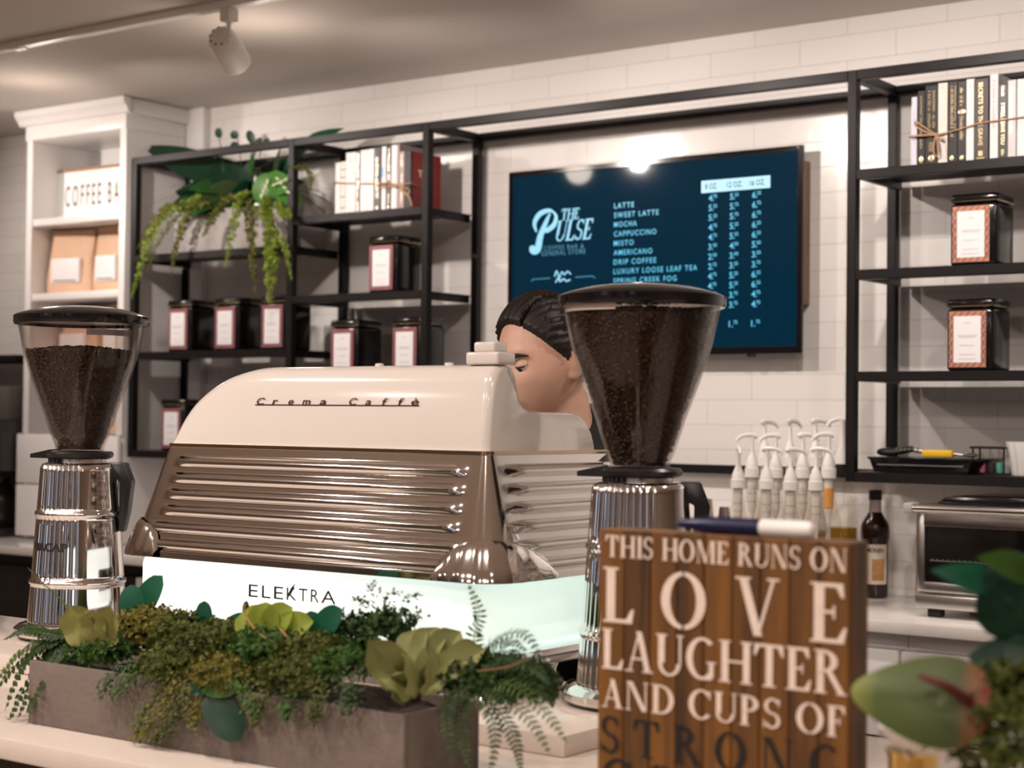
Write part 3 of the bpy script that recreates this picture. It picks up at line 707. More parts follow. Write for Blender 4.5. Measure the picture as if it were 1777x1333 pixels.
RED = mat('book_red', (.42, .012, .010), .4); PINK = mat('pink_ink', (.85, .45, .42), .5); GREYI = mat('grey_ink', (.45, .43, .45), .5); PALEG = mat('pale_gold', (.9, .80, .60), .35, .6); TAUPE = mat('book_taupe', (.36, .29, .28), .5)
gR = 'books tied with twine on the right shelf'; gL = 'books tied with twine on the left shelf'
zb = Z1+h
def rx(a, y=4.262): return at(a, 290, Y=y).x
T = 'book with the tied twine on the upper right shelf'
R_ = [
 (1581, 1591, .178, BL, 'thin pale lavender book at the left end of the right hand row', None, GREYI, [(.8, .3, 0, .25, 't')]),
 (1592, 1605, .192, BK, 'slim black book with gold script letters behind the twine bow, right hand row', None, GOLD, [(.93, .2, 0, .42, 't'), (.13, .02, 0, .5, 'd')]),
 (1605, 1627, .203, BK, 'thick black book with two lines of gold lettering beside the twine bow', None, GOLD, [(.93, .3, -.16, .26, 't'), (.93, .45, .2, .24, 't'), (.28, .16, 0, .4, 't'), (.12, .03, 0, .45, 'd')]),
 (1627, 1644, .206, BCR, 'cream book with a small dot, right of the twine bow', None, GREYI, [(.945, .93, 0, .2, 'd')]),
 (1645, 1661, .207, BK, 'black book with yellow gold lettering, left one of the black pair', None, GOLD, [(.94, .3, -.05, .45, 't'), (.94, .4, .3, .16, 't'), (.09, .02, -.1, .4, 'd')]),
 (1661, 1676, .205, BK, 'black book with a gold medallion on its spine, right one of the black pair', None, GOLD, [(.93, .68, 0, .5, 't'), (.655, .585, 0, .85, 'd'), (.56, .27, 0, .5, 't'), (.08, .02, 0, .4, 'd')]),
 (1676, 1690, .208, BW, 'plain white book between the medallion book and the brown black book', None, GREYI, [(.95, .88, 0, .2, 't')]),
 (1690, 1715, .206, BKB, 'thick brown black book with a single gold title line down the spine', [('SECRETS TO THE GRAVE', .955, .18, -.05, .30)], GOLD, [(.115, .055, -.05, .3, 'b'), (.035, .022, -.05, .55, 'b')]),
 (1717, 1732, .214, BW, 'white book with pale pink lettering, the tallest in the right hand row', None, PINK, [(.93, .35, 0, .42, 't')]),
 (1732, 1748, .186, BK, 'short black book with bold gold title beside the pink lettered book', [('I WILL LEAVE YOU', .74, .19, 0, .42)], GOLD, [(.97, .82, .0, .35, 't'), (.12, .02, 0, .4, 't')]),
 (1748, 1763, .194, BG, 'pale grey book with thin gold lettering near the right picture edge', None, PALEG, [(.90, .3, -.1, .4, 't')]),
 (1764, 1784, .194, BW, 'white book cut by the right picture edge', None, PALEG, [(.16, .1, 0, .3, 't')]),
]
for i, (a, c, hh, cov, lab, spn, ink, mk) in enumerate(R_): book(rx(a), rx(c), zb, hh*1.04, .15, cov, lab, spine=spn, ink=ink, marks=mk, seed=i+3, group=gR)
def lx(a): return at(a, 365, Y=4.262).x
L_ = [
 (581, 590, .176, BW, 'short white book at the left end of the left hand row', None, GREYI, None),
 (590, 599, .178, BCR, 'slim cream book with dark bands next to the left end of its row', None, INK, [(.85, .835, 0, 1, 'b'), (.70, .685, 0, 1, 'b'), (.33, .315, 0, 1, 'b'), (.12, .105, 0, 1, 'b')]),
 (599, 617, .206, BW, 'wide white book with faint grey lettering in the left hand row', None, GREYI, [(.9, .82, 0, .25, 't')]),
 (617, 624, .208, BK, 'narrow black book with pale gold lettering between white books', None, PALEG, [(.95, .57, 0, .6, 't'), (.52, .24, 0, .6, 't'), (.17, .01, 0, .6, 't')]),
 (624, 637, .209, BW, 'plain white book right of the narrow black and gold book', None, GREYI, None),
 (637, 648, .210, BW, 'plain white book left of the dark grey titled book', None, GREYI, None),
 (648, 660, .211, mat('book_charcoal', (.05, .045, .05), .45), 'charcoal book with cream title where the twine knot begins', None, PALEG, [(.84, .2, 0, .5, 't'), (.08, .02, 0, .4, 'd')]),
 (661, 669, .213, BW, 'white book with a pale blue patch beside the charcoal book', None, mat('blue_patch', (.30, .48, .72), .5), [(.68, .52, -.2, .5, 'b')]),
 (670, 678, .212, BK, 'thin black book with a bright gold stripe title', None, PALEG, [(.96, .44, 0, .6, 't'), (.24, .1, 0, .6, 't'), (.07, .02, 0, .5, 'd')]),
 (678, 688, .214, BW, 'white book right of the bright gold striped one', None, GREYI, None),
 (688, 692, .216, TAUPE, 'thin tall taupe book left of the black spined red book', None, GREYI, None),
 (692, 701, .190, TAUPE, 'taupe book with gold lettering touching the red book', None, PALEG, [(.95, .7, 0, .5, 't'), (.6, .45, 0, .4, 't'), (.3, .1, 0, .5, 't')]),
]
for i, (a, c, hh, cov, lab, spn, ink, mk) in enumerate(L_): book(lx(a), lx(c), zb, hh, .15, cov, lab, spine=spn, ink=ink, marks=mk, seed=i+40, group=gL)
# the red book shows its front cover: black spine, red cover
x0 = lx(702); x1 = lx(712)
r = thing('book', ((x0+x1)/2, 4.35, zb), 'red covered book with a black spine at the right end of the left hand row', 'book', gL)
w = x1-x0; b = B(); box(b, (x0, 4.262, zb), (x1, 4.272, zb+.189), .001, 1); mesh_obj('spine', b, BK, r)
b = B(); box(b, (x0, 4.272, zb), (x0+.003, 4.42, zb+.189)); box(b, (x1-.003, 4.272, zb), (x1, 4.42, zb+.189)); cv = mesh_obj('cover', b, RED, r)
b = B(); box(b, (x0+.003, 4.272, zb+.003), (x1-.003, 4.415, zb+.186)); mesh_obj('pages', b, PAPERW, r)
b = B()
put_text(b, 'The', (x1+.0004, 4.30, zb+.108), (0, 1, 0), (0, 0, 1), width=.06, height=.022, bold=.01); ellipsoid(b, (x1, 4.338, zb+.085), (.0006, .010, .010), nu=12, nv=6)
mesh_obj('cover_title', b, GOLD, cv)
def twine(label, path, bow, tails, loc, r_=.0022):
    t = thing('twine', loc, label, 'twine')
    b = B(); tube(b, spline(path, 40), r_, 6); mesh_obj('cord', b, TWINE, t)
    b = B()
    for q in bow: tube(b, spline(q, 18), r_*1.15, 6)
    ellipsoid(b, bow[0][0], (.005, .005, .006)); mesh_obj('bow', b, TWINE, t)
    for q in tails:
        b = B(); tube(b, spline(q, 10), [r_*(1+.5*i/10) for i in range(11)], 6); mesh_obj('tail', b, TWINE, t)
def tw(px, py, y=4.257): return at(px, py, Y=y)
yb_ = 4.42
k = tw(1625, 234, 4.252)
twine('jute twine bow tied around the right hand row of books', [Vector((rx(1581)-.004, 4.30, k.z)), tw(1579, 236), tw(1605, 236), k, tw(1660, 226), tw(1700, 214), tw(1735, 209), tw(1777, 203), tw(1787, 202), Vector((rx(1784)+.006, 4.31, tw(1785, 202).z))],
      [[k, tw(1606, 222, 4.25), tw(1588, 211, 4.248), tw(1592, 221, 4.248), tw(1612, 231, 4.25), k], [k, tw(1620, 255, 4.248), tw(1622, 270, 4.246), tw(1628, 268, 4.246), tw(1627, 248, 4.248), k]],
      [[k, tw(1600, 235, 4.248), tw(1580, 237, 4.25)], [k, tw(1632, 241, 4.248), tw(1638, 242, 4.248)]], (k.x, 4.25, k.z))
k = tw(694, 322, 4.252)
twine('jute twine bow tied around the left hand row of books', [Vector((lx(581)-.004, 4.30, k.z)), tw(579, 318), tw(600, 318), tw(650, 319), tw(675, 320), k, tw(711, 318), Vector((x1+.004, 4.30, k.z)), Vector((x1+.004, 4.34, k.z))],
      [[k, tw(707, 328, 4.248), tw(711, 333, 4.246), tw(704, 337, 4.246), tw(697, 331, 4.248), k], [k, tw(676, 318, 4.247), tw(656, 319, 4.246), tw(656, 325, 4.246), tw(676, 323, 4.247), k]],
      [[k, tw(707, 338, 4.246), tw(712, 346, 4.244), tw(715, 358, 4.242)]], (k.x, 4.25, k.z))

# ------------------------------------------------------------------ things on the lower right shelf
zb = Z4+h
r = thing('oven_tray', (-1.86, 4.38, zb), 'black enamel oven tray on the bottom right shelf', 'tray')
xa, xb = at(1503, 800, Y=4.26).x, at(1690, 800, Y=4.26).x
b = B(); zt = zb+.042
prism(b, [(xa+.02, zb+.001), (xb-.02, zb+.001), (xb-.006, zb+.036), (xb, zb+.036), (xb, zt), (xa, zt), (xa, zb+.036), (xa+.006, zb+.036)], 'y', 4.265, 4.49, .002); mesh_obj('pan', b, BLACKG, r)
b = B(); box(b, (xa+.03, 4.262, zb+.020), (xb-.03, 4.2645, zb+.0225)); mesh_obj('rim_line', b, STEEL, r)
zt += .0005
r = thing('kitchen_tongs', (-1.85, 4.33, zt), 'black handled slotted kitchen tongs lying on the oven tray', 'tongs')
pa, pb = at(1523, 793, Y=4.30), at(1610, 792, Y=4.30)
b = B(); tube(b, spline([(pa.x, 4.30, zt+.012), (pa.x+.05, 4.30, zt+.014), (pa.x+.10, 4.305, zt+.022)], 10), [.006, .010, .011, .011, .011, .011, .010, .010, .009, .009, .008], 10); mesh_obj('handle', b, BLACKP, r)
b = B()
for kx in range(6): box(b, (pa.x+.055+kx*.012, 4.292, zt+.017), (pa.x+.060+kx*.012, 4.296, zt+.025), .001, 1)
mesh_obj('grip_ridges', b, STEEL, r)
b = B(); tube(b, spline([(pa.x+.09, 4.305, zt+.020), (pa.x+.14, 4.31, zt+.014), (pa.x+.19, 4.32, zt+.006)], 10), .006, 8); mesh_obj('arm', b, STEEL, r)
pa, pb = at(1600, 797, Y=4.28), at(1653, 799, Y=4.28)
r = thing('spatula', ((pa.x+pb.x)/2, 4.29, zt), 'yellow handled spatula lying across the oven tray', 'spatula')
b = B(); box(b, (pa.x, 4.275, zt+.002), (pb.x, 4.30, zt+.021), .004); mesh_obj('handle', b, mat('yellow_plastic', (.80, .50, .02), .35), r)
b = B(); tube(b, [(pb.x, 4.288, zt+.011), (pb.x+.03, 4.29, zt+.008)], .004, 8); ellipsoid(b, (pb.x+.045, 4.292, zt+.009), (.022, .016, .006)); mesh_obj('blade', b, STEEL, r)
# vial rack
pa, pb = at(1692, 776, Y=4.36), at(1748, 776, Y=4.36)
rk = thing('vial_rack', ((pa.x+pb.x)/2, 4.36, zb), 'small black wire rack holding three glass vials on the bottom right shelf', 'rack')
zr = at(1720, 777, Y=4.36).z
b = B()
for yy in (4.335, 4.385):
    for xx in (pa.x+.004, pb.x): tube(b, [(xx, yy, zb), (xx, yy, zr)], .0028, 6)
box(b, (pa.x-.004, 4.330, zr-.003), (pb.x+.004, 4.390, zr+.003), .001, 1); box(b, (pa.x, 4.333, zb), (pb.x+.002, 4.387, zb+.004)); mesh_obj('frame', b, BLACKP, rk)
for nm, px, c in (('pink', 1703, (.85, .20, .42)), ('dark', 1720, (.04, .03, .035)), ('green', 1736, (.10, .42, .32))):
    x = at(px, 810, Y=4.36).x
    v = thing('vial', (x, 4.36, zb+.004), 'small glass vial of %s sugar hanging in the black rack' % nm if nm != 'dark' else 'small glass vial with dark contents, middle one in the black rack', 'vial', 'vials in the black rack')
    b = B(); lathe(b, [(0, 0), (.0105, 0), (.0115, .004), (.0115, .034), (.006, .044), (.005, .052), (.006, .054)], (x, 4.36, zb+.0045), 16); mesh_obj('glass', b, clearmat('clear_glass', (.93, .93, .93)), v)
    b = B(); lathe(b, [(0, .001), (.0098, .001), (.0105, .005), (.0105, .027), (0, .028)], (x, 4.36, zb+.0045), 16); mesh_obj('contents', b, mat('vial_'+nm, c, .6), v)
    b = B(); tube(b, spline([(x, 4.36, zb+.055), (x-.006, 4.36, zb+.062), (x+.003, 4.36, zb+.07), (x+.003, 4.36, zr)], 12), .0008, 5); mesh_obj('wire', b, STEEL, v)
# ribbed white pot
pa = at(1742, 800, Y=4.34)
pr_ = thing('ribbed_pot', (pa.x+.065, 4.375, zb), 'white ribbed pot at the right end of the bottom shelf', 'pot')
b = B(); lathe(b, [(0, 0), (.050, 0), (.052, .004), (.066, .088), (.063, .088), (.050, .01), (0, .008)], (pa.x+.065, 4.375, zb), 96, lambda a, z: .003*abs(sin(a*6))); mesh_obj('pot', b, WHITEPL, pr_)
b = B(); tube(b, spline([(pa.x+.045, 4.375, zb+.07), (pa.x+.058, 4.37, zb+.125), (pa.x+.066, 4.37, zb+.128), (pa.x+.075, 4.375, zb+.07)], 14), .004, 6); mesh_obj('rattan_loop', b, mat('rattan', (.28, .19, .09), .6), pr_)

# ------------------------------------------------------------------ toaster oven
r = thing('toaster_oven', (-1.35, 4.2, .90), 'brushed steel toaster oven on the back counter under the right shelf', 'toaster oven')
ox0, ox1, oyf, oyb = -1.715, -1.22, 4.07, 4.42
oz0, oz1 = .925, 1.185
b = B(); box(b, (ox0, oyf, oz0), (ox1, oyb, oz1), .012, 3); body = mesh_obj('casing', b, STEEL, r)
b = B(); dx1 = -1.30
f0 = .022
box(b, (ox0+.012, oyf-.016, oz0+.040), (ox0+.012+f0, oyf-.0005, oz1-.018), .006); box(b, (dx1-f0, oyf-.016, oz0+.040), (dx1, oyf-.0005, oz1-.018), .006)
box(b, (ox0+.012+f0-.004, oyf-.016, oz0+.040), (dx1-f0+.004, oyf-.0005, oz0+.066), .004); box(b, (ox0+.012+f0-.004, oyf-.016, oz1-.055), (dx1-f0+.004, oyf-.0005, oz1-.018), .004)
dr = mesh_obj('door', b, STEEL, r)
b = B(); box(b, (ox0+.012+f0, oyf-.008, oz0+.066), (dx1-f0, oyf-.001, oz1-.055)); mesh_obj('door_glass', b, mat('oven_glass', (.008, .006, .006), .08), dr)
b = B(); zz = oz0+.118
box(b, (ox0+.045, oyf-.0102, zz), (dx1-f0-.01, oyf-.0082, zz+.003))
for k in range(24): box(b, (ox0+.05+k*.014, oyf-.0102, zz+.003), (ox0+.053+k*.014, oyf-.0082, zz+.006))
mesh_obj('rack_bar', b, STEEL, dr)
b = B(); zz = oz1-.008; tube(b, [(ox0+.008, oyf-.045, zz), (dx1+.01, oyf-.045, zz)], .0095, 16); mesh_obj('door_handle', b, mat('bright_steel', (.82, .79, .75), .16, 1), dr)
for xx in (ox0+.004, dx1):
    b = B(); box(b, (xx-.012, oyf-.057, zz-.014), (xx+.012, oyf-.001, zz+.012), .005); mesh_obj('handle_bracket', b, mat('grey_plastic', (.5, .47, .45), .4), dr)
b = B(); box(b, (ox0+.006, oyf-.012, oz0-.002), (ox1-.006, oyf-.0005, oz0+.034), .004); mesh_obj('crumb_panel', b, STEEL, r)
for xx, yy in ((ox0+.03, oyf+.012), (ox1-.06, oyf+.012), (ox0+.03, oyb-.05), (ox1-.06, oyb-.05)):
    b = B(); box(b, (xx, yy, .9005), (xx+.036, yy+.03, oz0), .003); mesh_obj('foot', b, BLACKP, r)
b = B(); box(b, (-1.27, oyf-.008, oz0+.06), (-1.235, oyf-.0005, oz1-.05), .002); mesh_obj('control_panel', b, BLACKG, r)
b = B(); prism(b, [(ox0+.05, oz1+.001), (ox1, oz1+.001), (ox1, oz1+.020), (ox0+.075, oz1+.020)], 'y', oyf+.02, oyb-.02, .002)
single('baking_tray', b, BLACKG, (-1.4, 4.25, oz1+.001), 'black baking tray lying on top of the toaster oven', 'tray')

# ------------------------------------------------------------------ syrup bottles with pumps
GLASS = clearmat('bottle_glass', (.95, .93, .90), .9, .03, 1.4)
def bottle(liquid, lname):
    r = thing('syrup_bottle', (0, 0, 0), 'b', 'bottle', 'syrup bottles with white pumps')
    b = B(); lathe(b, [(0, .001), (.036, .001), (.038, .006), (.038, .16), (.034, .19), (.022, .235), (.0155, .265), (.0145, .305)], seg=24); mesh_obj('glass_bottle', b, GLASS, r)
    b = B(); lathe(b, [(0, .006), (.0345, .006), (.0345, .15), (0, .151)], seg=20); mesh_obj('syrup', b, liquid, r)
    b = B(); lathe(b, [(.0150, .296), (.0205, .296), (.0205, .318), (.0178, .319), (.0168, .331), (.0085, .350), (.0058, .356), (.0052, .395), (0, .395)], seg=20); mesh_obj('pump_collar', b, WHITEPL, r)
    b = B(); tube(b, spline([(.014, 0, .396), (0, 0, .400), (-.022, 0, .399), (-.038, 0, .392), (-.044, 0, .384)], 14), [.006, .0065, .007, .0065, .006, .006, .0055, .005, .005, .005, .0045, .0045, .004, .004, .004], 10); mesh_obj('pump_spout', b, WHITEPL, r)
    b = B(); lathe(b, [(0, .12), (.006, .12), (.006, .20), (.010, .215), (.0122, .22), (.0122, .296), (0, .296)], seg=16); pt = mesh_obj('pump_cylinder', b, WHITEPL, r)
    b = B()
    for z in (.235, .255): lathe(b, [(.0124, z), (.0130, z+.002), (.0124, z+.004)], seg=16)
    mesh_obj('pump_rings', b, mat('grey_ring', (.55, .54, .53), .5), pt)
    return r
SYW = clearmat('pale_syrup', (.88, .80, .64)); SYY = clearmat('olive_syrup', (.60, .47, .16)); SYR = mat('brown_syrup', (.10, .03, .015), .12)
bp_ = {0: bottle(SYW, 'pale'), 1: bottle(SYY, 'olive'), 2: bottle(SYR, 'brown')}; used = set()
def put_bottle(px, pyc, y, kind, rot, label):
    x = at(px, pyc, Y=y).x; z = at(px, pyc, Y=y).z
    o = bp_[kind] if kind not in used else copy_tree(bp_[kind]); used.add(kind)
    sc = (z-.9005)/.312; o.location = (x, y, .9005); o.scale = (1, 1, sc); o.rotation_euler = (0, 0, rot); o['label'] = label
    return o
YF_, YM_, YB_ = 4.05, 4.19, 4.33
put_bottle(1281, 836, YF_, 0, 2.2, 'syrup bottle with white pump, leftmost of the front row')
put_bottle(1330, 838, YF_, 0, 3.6, 'syrup bottle with white pump, second from left in the front row')
put_bottle(1372, 840, YF_, 0, 3.9, 'syrup bottle with white pump, third from left in the front row')
put_bottle(1416, 840, YF_, 0, 3.5, 'syrup bottle with white pump, rightmost of the front row')
put_bottle(1305, 817, YM_, 0, .6, 'syrup bottle with white pump, leftmost of the middle row, spout pointing left')
put_bottle(1346, 818, YM_, 2, .5, 'dark brown syrup bottle with white pump in the middle row')
put_bottle(1393, 818, YM_, 1, -2.5, 'olive syrup bottle with white pump in the middle row, spout pointing right')
bh = put_bottle(1438, 818, YM_, 0, .5, 'syrup bottle with an orange band around its pump, right in the middle row')
put_bottle(1327, 797, YB_, 0, 4.2, 'syrup bottle with white pump, left one at the back against the wall')
put_bottle(1371, 797, YB_, 1, 4.4, 'olive syrup bottle with white pump, middle one at the back against the wall')
put_bottle(1415, 797, YB_, 0, 4.0, 'syrup bottle with white pump, right one at the back behind the front row')
# orange band + label on that bottle
b = B(); lathe(b, [(.0128, .225), (.0136, .226), (.0136, .272), (.0128, .273)], seg=16); mesh_obj('orange_band', b, mat('orange_film', (.85, .42, .12), .4), bh, False)
LBY = mat('label_yellow', (.85, .48, .05), .45); LBB = mat('label_blue', (.03, .12, .32), .45); LBW = mat('label_white', (.74, .72, .72), .5)
def wrap(r_, z, a0):
    return lambda a, c: Vector(((r_)*cos(a0+a/r_), (r_)*sin(a0+a/r_), z+c))
def arcpatch(b, r_, z0, z1, a0, a1, n=14): grid(b, lambda u, v: Vector((r_*cos(a0+(a1-a0)*u), r_*sin(a0+(a1-a0)*u), z0+(z1-z0)*v)), n, 2)
ac = rad(-65)-.5
b = B(); arcpatch(b, .0386, .045, .115, ac-1.0, ac+1.0); lb = mesh_obj('bottle_label', b, LBY, bh, False)
b = B(); arcpatch(b, .0389, .045, .054, ac-1.0, ac+1.0); mesh_obj('label_stripe', b, LBB, lb, False)
b = B(); put_text(b, 'MONIN', (0, 0, 0), XD, ZD, width=.055, height=.014, bold=.02, fmap=wrap(.0391, .066, ac-.72)); mesh_obj('label_text', b, INK, lb, False)
# tall bottle at the right: black ring, big paper label
p = at(1456, 812, Y=4.33)
r = thing('syrup_bottle', (p.x+.010, 4.33, .9005), 'larger bottle of olive syrup with grey label and black neck ring beside the shelf post', 'bottle', 'syrup bottles with white pumps')
zs = (p.z-.9005)/.33
b = B(); lathe(b, [(0, .001), (.043, .001), (.045, .008), (.045, .19*zs), (.040, .225*zs), (.026, .265*zs), (.0175, .30*zs), (.0165, .33*zs)], seg=28); mesh_obj('glass_bottle', b, GLASS, r, False)
b = B(); lathe(b, [(0, .006), (.0405, .006), (.0405, .18*zs), (0, .181*zs)], seg=24); mesh_obj('syrup', b, SYY, r, False)
b = B(); lathe(b, [(.0172, .322*zs), (.0195, .322*zs), (.0195, .340*zs), (.0172, .340*zs)], seg=20); mesh_obj('neck_ring', b, BLACKP, r, False)
b = B(); lathe(b, [(.018, .340*zs), (.017, .365*zs), (.009, .385*zs), (.0075, .44*zs), (.011, .452*zs), (0, .452*zs)], seg=20); mesh_obj('pump_collar', b, WHITEPL, r, False)
b = B(); tube(b, spline([(.018, 0, .448*zs), (0, 0, .455*zs), (-.03, 0, .448*zs), (-.042, 0, .435*zs)], 10), .0055, 10); sp2 = mesh_obj('pump_spout', b, WHITEPL, r, False); sp2.rotation_euler = (0, 0, .4)
b = B(); ac = rad(-62); arcpatch(b, .0456, .06, .158, ac-.75, ac+.75); lb = mesh_obj('bottle_label', b, LBW, r, False)
b = B(); put_text(b, 'MONIN', (0, 0, 0), XD, ZD, width=.05, height=.012, bold=.02, fmap=wrap(.0459, .138, ac-.52)); mesh_obj('label_text', b, INK, lb, False)
b = B(); grid(b, lambda u, v: Vector((.0459*cos(ac+.1+.42*(.6+.4*v)*cos(2*pi*u)), .0459*sin(ac+.1+.42*(.6+.4*v)*cos(2*pi*u)), .098+.03*(.6+.4*v)*sin(2*pi*u))), 32, 3, wrap_u=True); mesh_obj('label_emblem', b, mat('emblem_grey', (.06, .06, .07), .5), lb, False)
# dark bottle with black cap
p = at(1519, 850, Y=4.42)
r = thing('syrup_bottle', (p.x, 4.42, .9005), 'dark brown syrup bottle with black screw cap standing alone left of the toaster oven', 'bottle')
H_ = p.z-.9005; k = H_/.30
b = B(); lathe(b, [(0, .001), (.034, .001), (.037, .006), (.037, .155*k), (.040, .165*k), (.041, .19*k), (.038, .205*k), (.024, .228*k), (.0165, .24*k), (.0160, .272*k)], seg=28); mesh_obj('bottle_body', b, mat('dark_bottle', (.022, .008, .006), .12), r, False)
b = B(); lathe(b, [(.0165, .238*k), (.0178, .238*k), (.0172, .272*k), (.0165, .272*k)], seg=20); mesh_obj('neck_seal', b, mat('neck_film', (.55, .45, .42), .3), r, False)
b = B(); lathe(b, [(.0165, .272*k), (.0185, .272*k), (.0185, .298*k), (.016, .30*k), (0, .30*k)], seg=24); mesh_obj('cap', b, BLACKP, r, False)
b = B(); ac = rad(-66); arcpatch(b, .0376, .04*k, .150*k, ac-1.0, ac+1.0, 18); lb = mesh_obj('bottle_label', b, mat('label_cream', (.72, .63, .54), .5), r, False)
b = B(); put_text(b, 'MONIN', (0, 0, 0), XD, ZD, width=.050, height=.012, bold=.02, fmap=wrap(.0379, .128*k, ac-.66)); mesh_obj('label_text', b, INK, lb, False)
b = B(); arcpatch(b, .0379, .05*k, .11*k, ac-.2, ac+.75, 12); mesh_obj('label_picture', b, mat('label_amber', (.45, .24, .09), .5, 0, .5, 60), lb, False)
# steel measuring cups
for px, py, w_, hh, lab in ((1227, 895, .0125, .105, 'taller steel measuring cup on the back counter behind the right grinder'), (1257, 895, .012, .085, 'shorter steel measuring cup left of the syrup bottles')):
    p = at(px, 885, Y=4.12); b = B(); zt_ = at(px, 866 if hh > .1 else 880, Y=4.12).z-.9005
    lathe(b, [(0, .001), (w_*.8, .001), (w_*1.5, zt_*.5), (w_*1.25, zt_*.75), (w_*1.7, zt_*.76), (w_*1.2, zt_), (w_*1.05, zt_), (w_*.9, zt_*.8), (0, zt_*.78)], (p.x, 4.12, .9005), 24)
    single('measuring_cup', b, CHROME, (p.x, 4.12, .9005), lab, 'measuring cup', 'steel measuring cups')

# ------------------------------------------------------------------ front counter
b = B(); box(b, (-4.6, 1.511, .90), (1.2, 2.32, .93), .002); single('counter_ledge', b, QUARTZ, (-1.7, 1.9, .90), 'cream stone counter ledge carrying the planter and wooden sign', 'worktop')
b = B(); box(b, (-4.6, 1.90, .9305), (-1.300, 2.26, .96), .002); single('raised_counter', b, QUARTZ, (-2.9, 2.08, .93), 'raised cream counter slab under the espresso machine and grinders', 'worktop')
r = thing('bar_cabinet', (-1.7, 1.95, 0), 'dark panelled bar front below the cream counter ledge', 'counter')
b = B(); box(b, (-4.6, 1.60, .06), (1.2, 2.28, .899)); mesh_obj('body', b, mat('bar_panel', (.02, .017, .016), .5), r)
b = B(); box(b, (-4.6, 1.64, 0), (1.2, 2.2, .06)); mesh_obj('plinth', b, BLACKP, r)

# ------------------------------------------------------------------ espresso machine
ME = thing('espresso_machine', (-1.915, 2.22, .9605), 'cream and chrome retro espresso machine with glowing front panel on the counter', 'espresso machine')
VB, VT = 1.150, 1.337
def lerp(a, c, t): return a+(c-a)*t
def perim(v, off=0.0, nS=26, nA=12, nF=90):
    xl, xr = lerp(-2.325, -2.275, v), lerp(-1.497, -1.560, v); yf, yb = lerp(2.000, 2.066, v), lerp(2.47, 2.43, v); r_ = lerp(.055, .012, v)
    out = []   # (point, normal, region, t)
    for i in range(nS): t = i/nS; out.append((Vector((xl, lerp(yb, yf+r_, t), 0)), Vector((-1, 0, 0)), 's', 1-t))
    for i in range(nA): a = pi+pi/2*i/nA; out.append((Vector((xl+r_+r_*cos(a), yf+r_+r_*sin(a), 0)), Vector((cos(a), sin(a), 0)), 'a', i/nA-.5))
    for i in range(nF): t = i/nF; out.append((Vector((lerp(xl+r_, xr-r_, t), yf, 0)), Vector((0, -1, 0)), 'f', t))
    for i in range(nA): a = 1.5*pi+pi/2*i/nA; out.append((Vector((xr-r_+r_*cos(a), yf+r_+r_*sin(a), 0)), Vector((cos(a), sin(a), 0)), 'b', i/nA-.5))
    for i in range(nS+1): t = i/nS; out.append((Vector((xr, lerp(yf+r_, yb, t), 0)), Vector((1, 0, 0)), 's', t))
    return [(p+n*off, n, g, t) for p, n, g, t in out]
CEN = (.845, .695, .545, .395, .24, .085)
def ribs(v):
    q = 0
    for c in CEN:
        p = (c+.050-v)/.100
        if 0 < p < 1: q = max(q, sin(pi*p**.85)**.9)
    return q
NV = 132; b = B(); rows = []
for j in range(NV):
    v = j/(NV-1); rb = ribs(v); row = []
    for p, n, g, t in perim(v):
        if g == 'f': w_ = min(1, max(0, (min(t, 1-t)-.035)*26)) if v > .3 else min(1, max(0, (min(t, 1-t)-.01)*30))
        elif g == 's': w_ = min(1, max(0, (t-.07)*16))*1.3
        else: w_ = 0
        w_ = math.sqrt(w_) if w_ < 1 else w_
        row.append(b.verts.new(p+n*(rb*w_*.0065)+Vector((0, 0, lerp(VB, VT, v)))))
    rows.append(row)
for a, c in zip(rows, rows[1:]):
    for k in range(len(a)-1): b.faces.new((a[k], a[k+1], c[k+1], c[k]))
lou = mesh_obj('louvred_panel', b, CHROME, ME, ang=60)
def band(name, v0, v1, z0, z1, off, m, parent=ME):
    b = B(); A = [p for p, *_ in perim(v0, off)]; C = [p for p, *_ in perim(v1, off)]; D = [p for p, *_ in perim(v1, off-.01)]; E_ = [p for p, *_ in perim(v0, off-.01)]
    rr = [[b.verts.new(q+Vector((0, 0, z))) for q in P_] for P_, z in ((A, z0), (C, z1), (D, z1), (E_, z0))]
    for i in range(4):
        a, c = rr[i], rr[(i+1) % 4]
        for k in range(len(a)-1): b.faces.new((a[k], a[k+1], c[k+1], c[k]))
    for e_ in (0, -1): b.faces.new([q[e_] for q in rr])
    return mesh_obj(name, b, m, parent)
band('lower_trim', 0, .0, VB-.007, VB+.003, .004, CHROME)
band('upper_trim', 1, 1, VT-.004, VT+.002, .0025, mat('warm_steel', (.70, .55, .40), .2, 1))
for side in (0, 1):     # domed chrome corner guards
    P_ = perim(.0, .006, 26, 12, 90)
    ia = 26+6 if side == 0 else 26+12+90+6
    b = B(); s0, s1 = (11, 12) if side == 0 else (13, 12); span = range(ia-s0, ia+s1+1)
    rr = []
    for k in span:
        s_ = (k-ia)/(s0 if k < ia else s1)
        hgt = .052*math.sqrt(max(0.0, 1-s_*s_))+.012
        col = []
        for j in range(10):
            t = j/9; zz = VB-.006+hgt*sin(t*pi/2); vv = max(0, (zz-VB)/(VT-VB)); bulge = .009*cos(t*pi/2)+.003+.0012*cos(s_*26)
            p, n, g, tt = perim(vv, bulge)[k]; col.append(b.verts.new(p+Vector((0, 0, zz))))
        p, n, g, tt = perim(0, -.005)[k]; col.insert(0, b.verts.new(p+Vector((0, 0, VB-.006))))
        rr.append(col)
    for a, c in zip(rr, rr[1:]):
        for j in range(10): b.faces.new((a[j], c[j], c[j+1], a[j+1]))
    mesh_obj('corner_guard', b, CHROME, ME, ang=50)
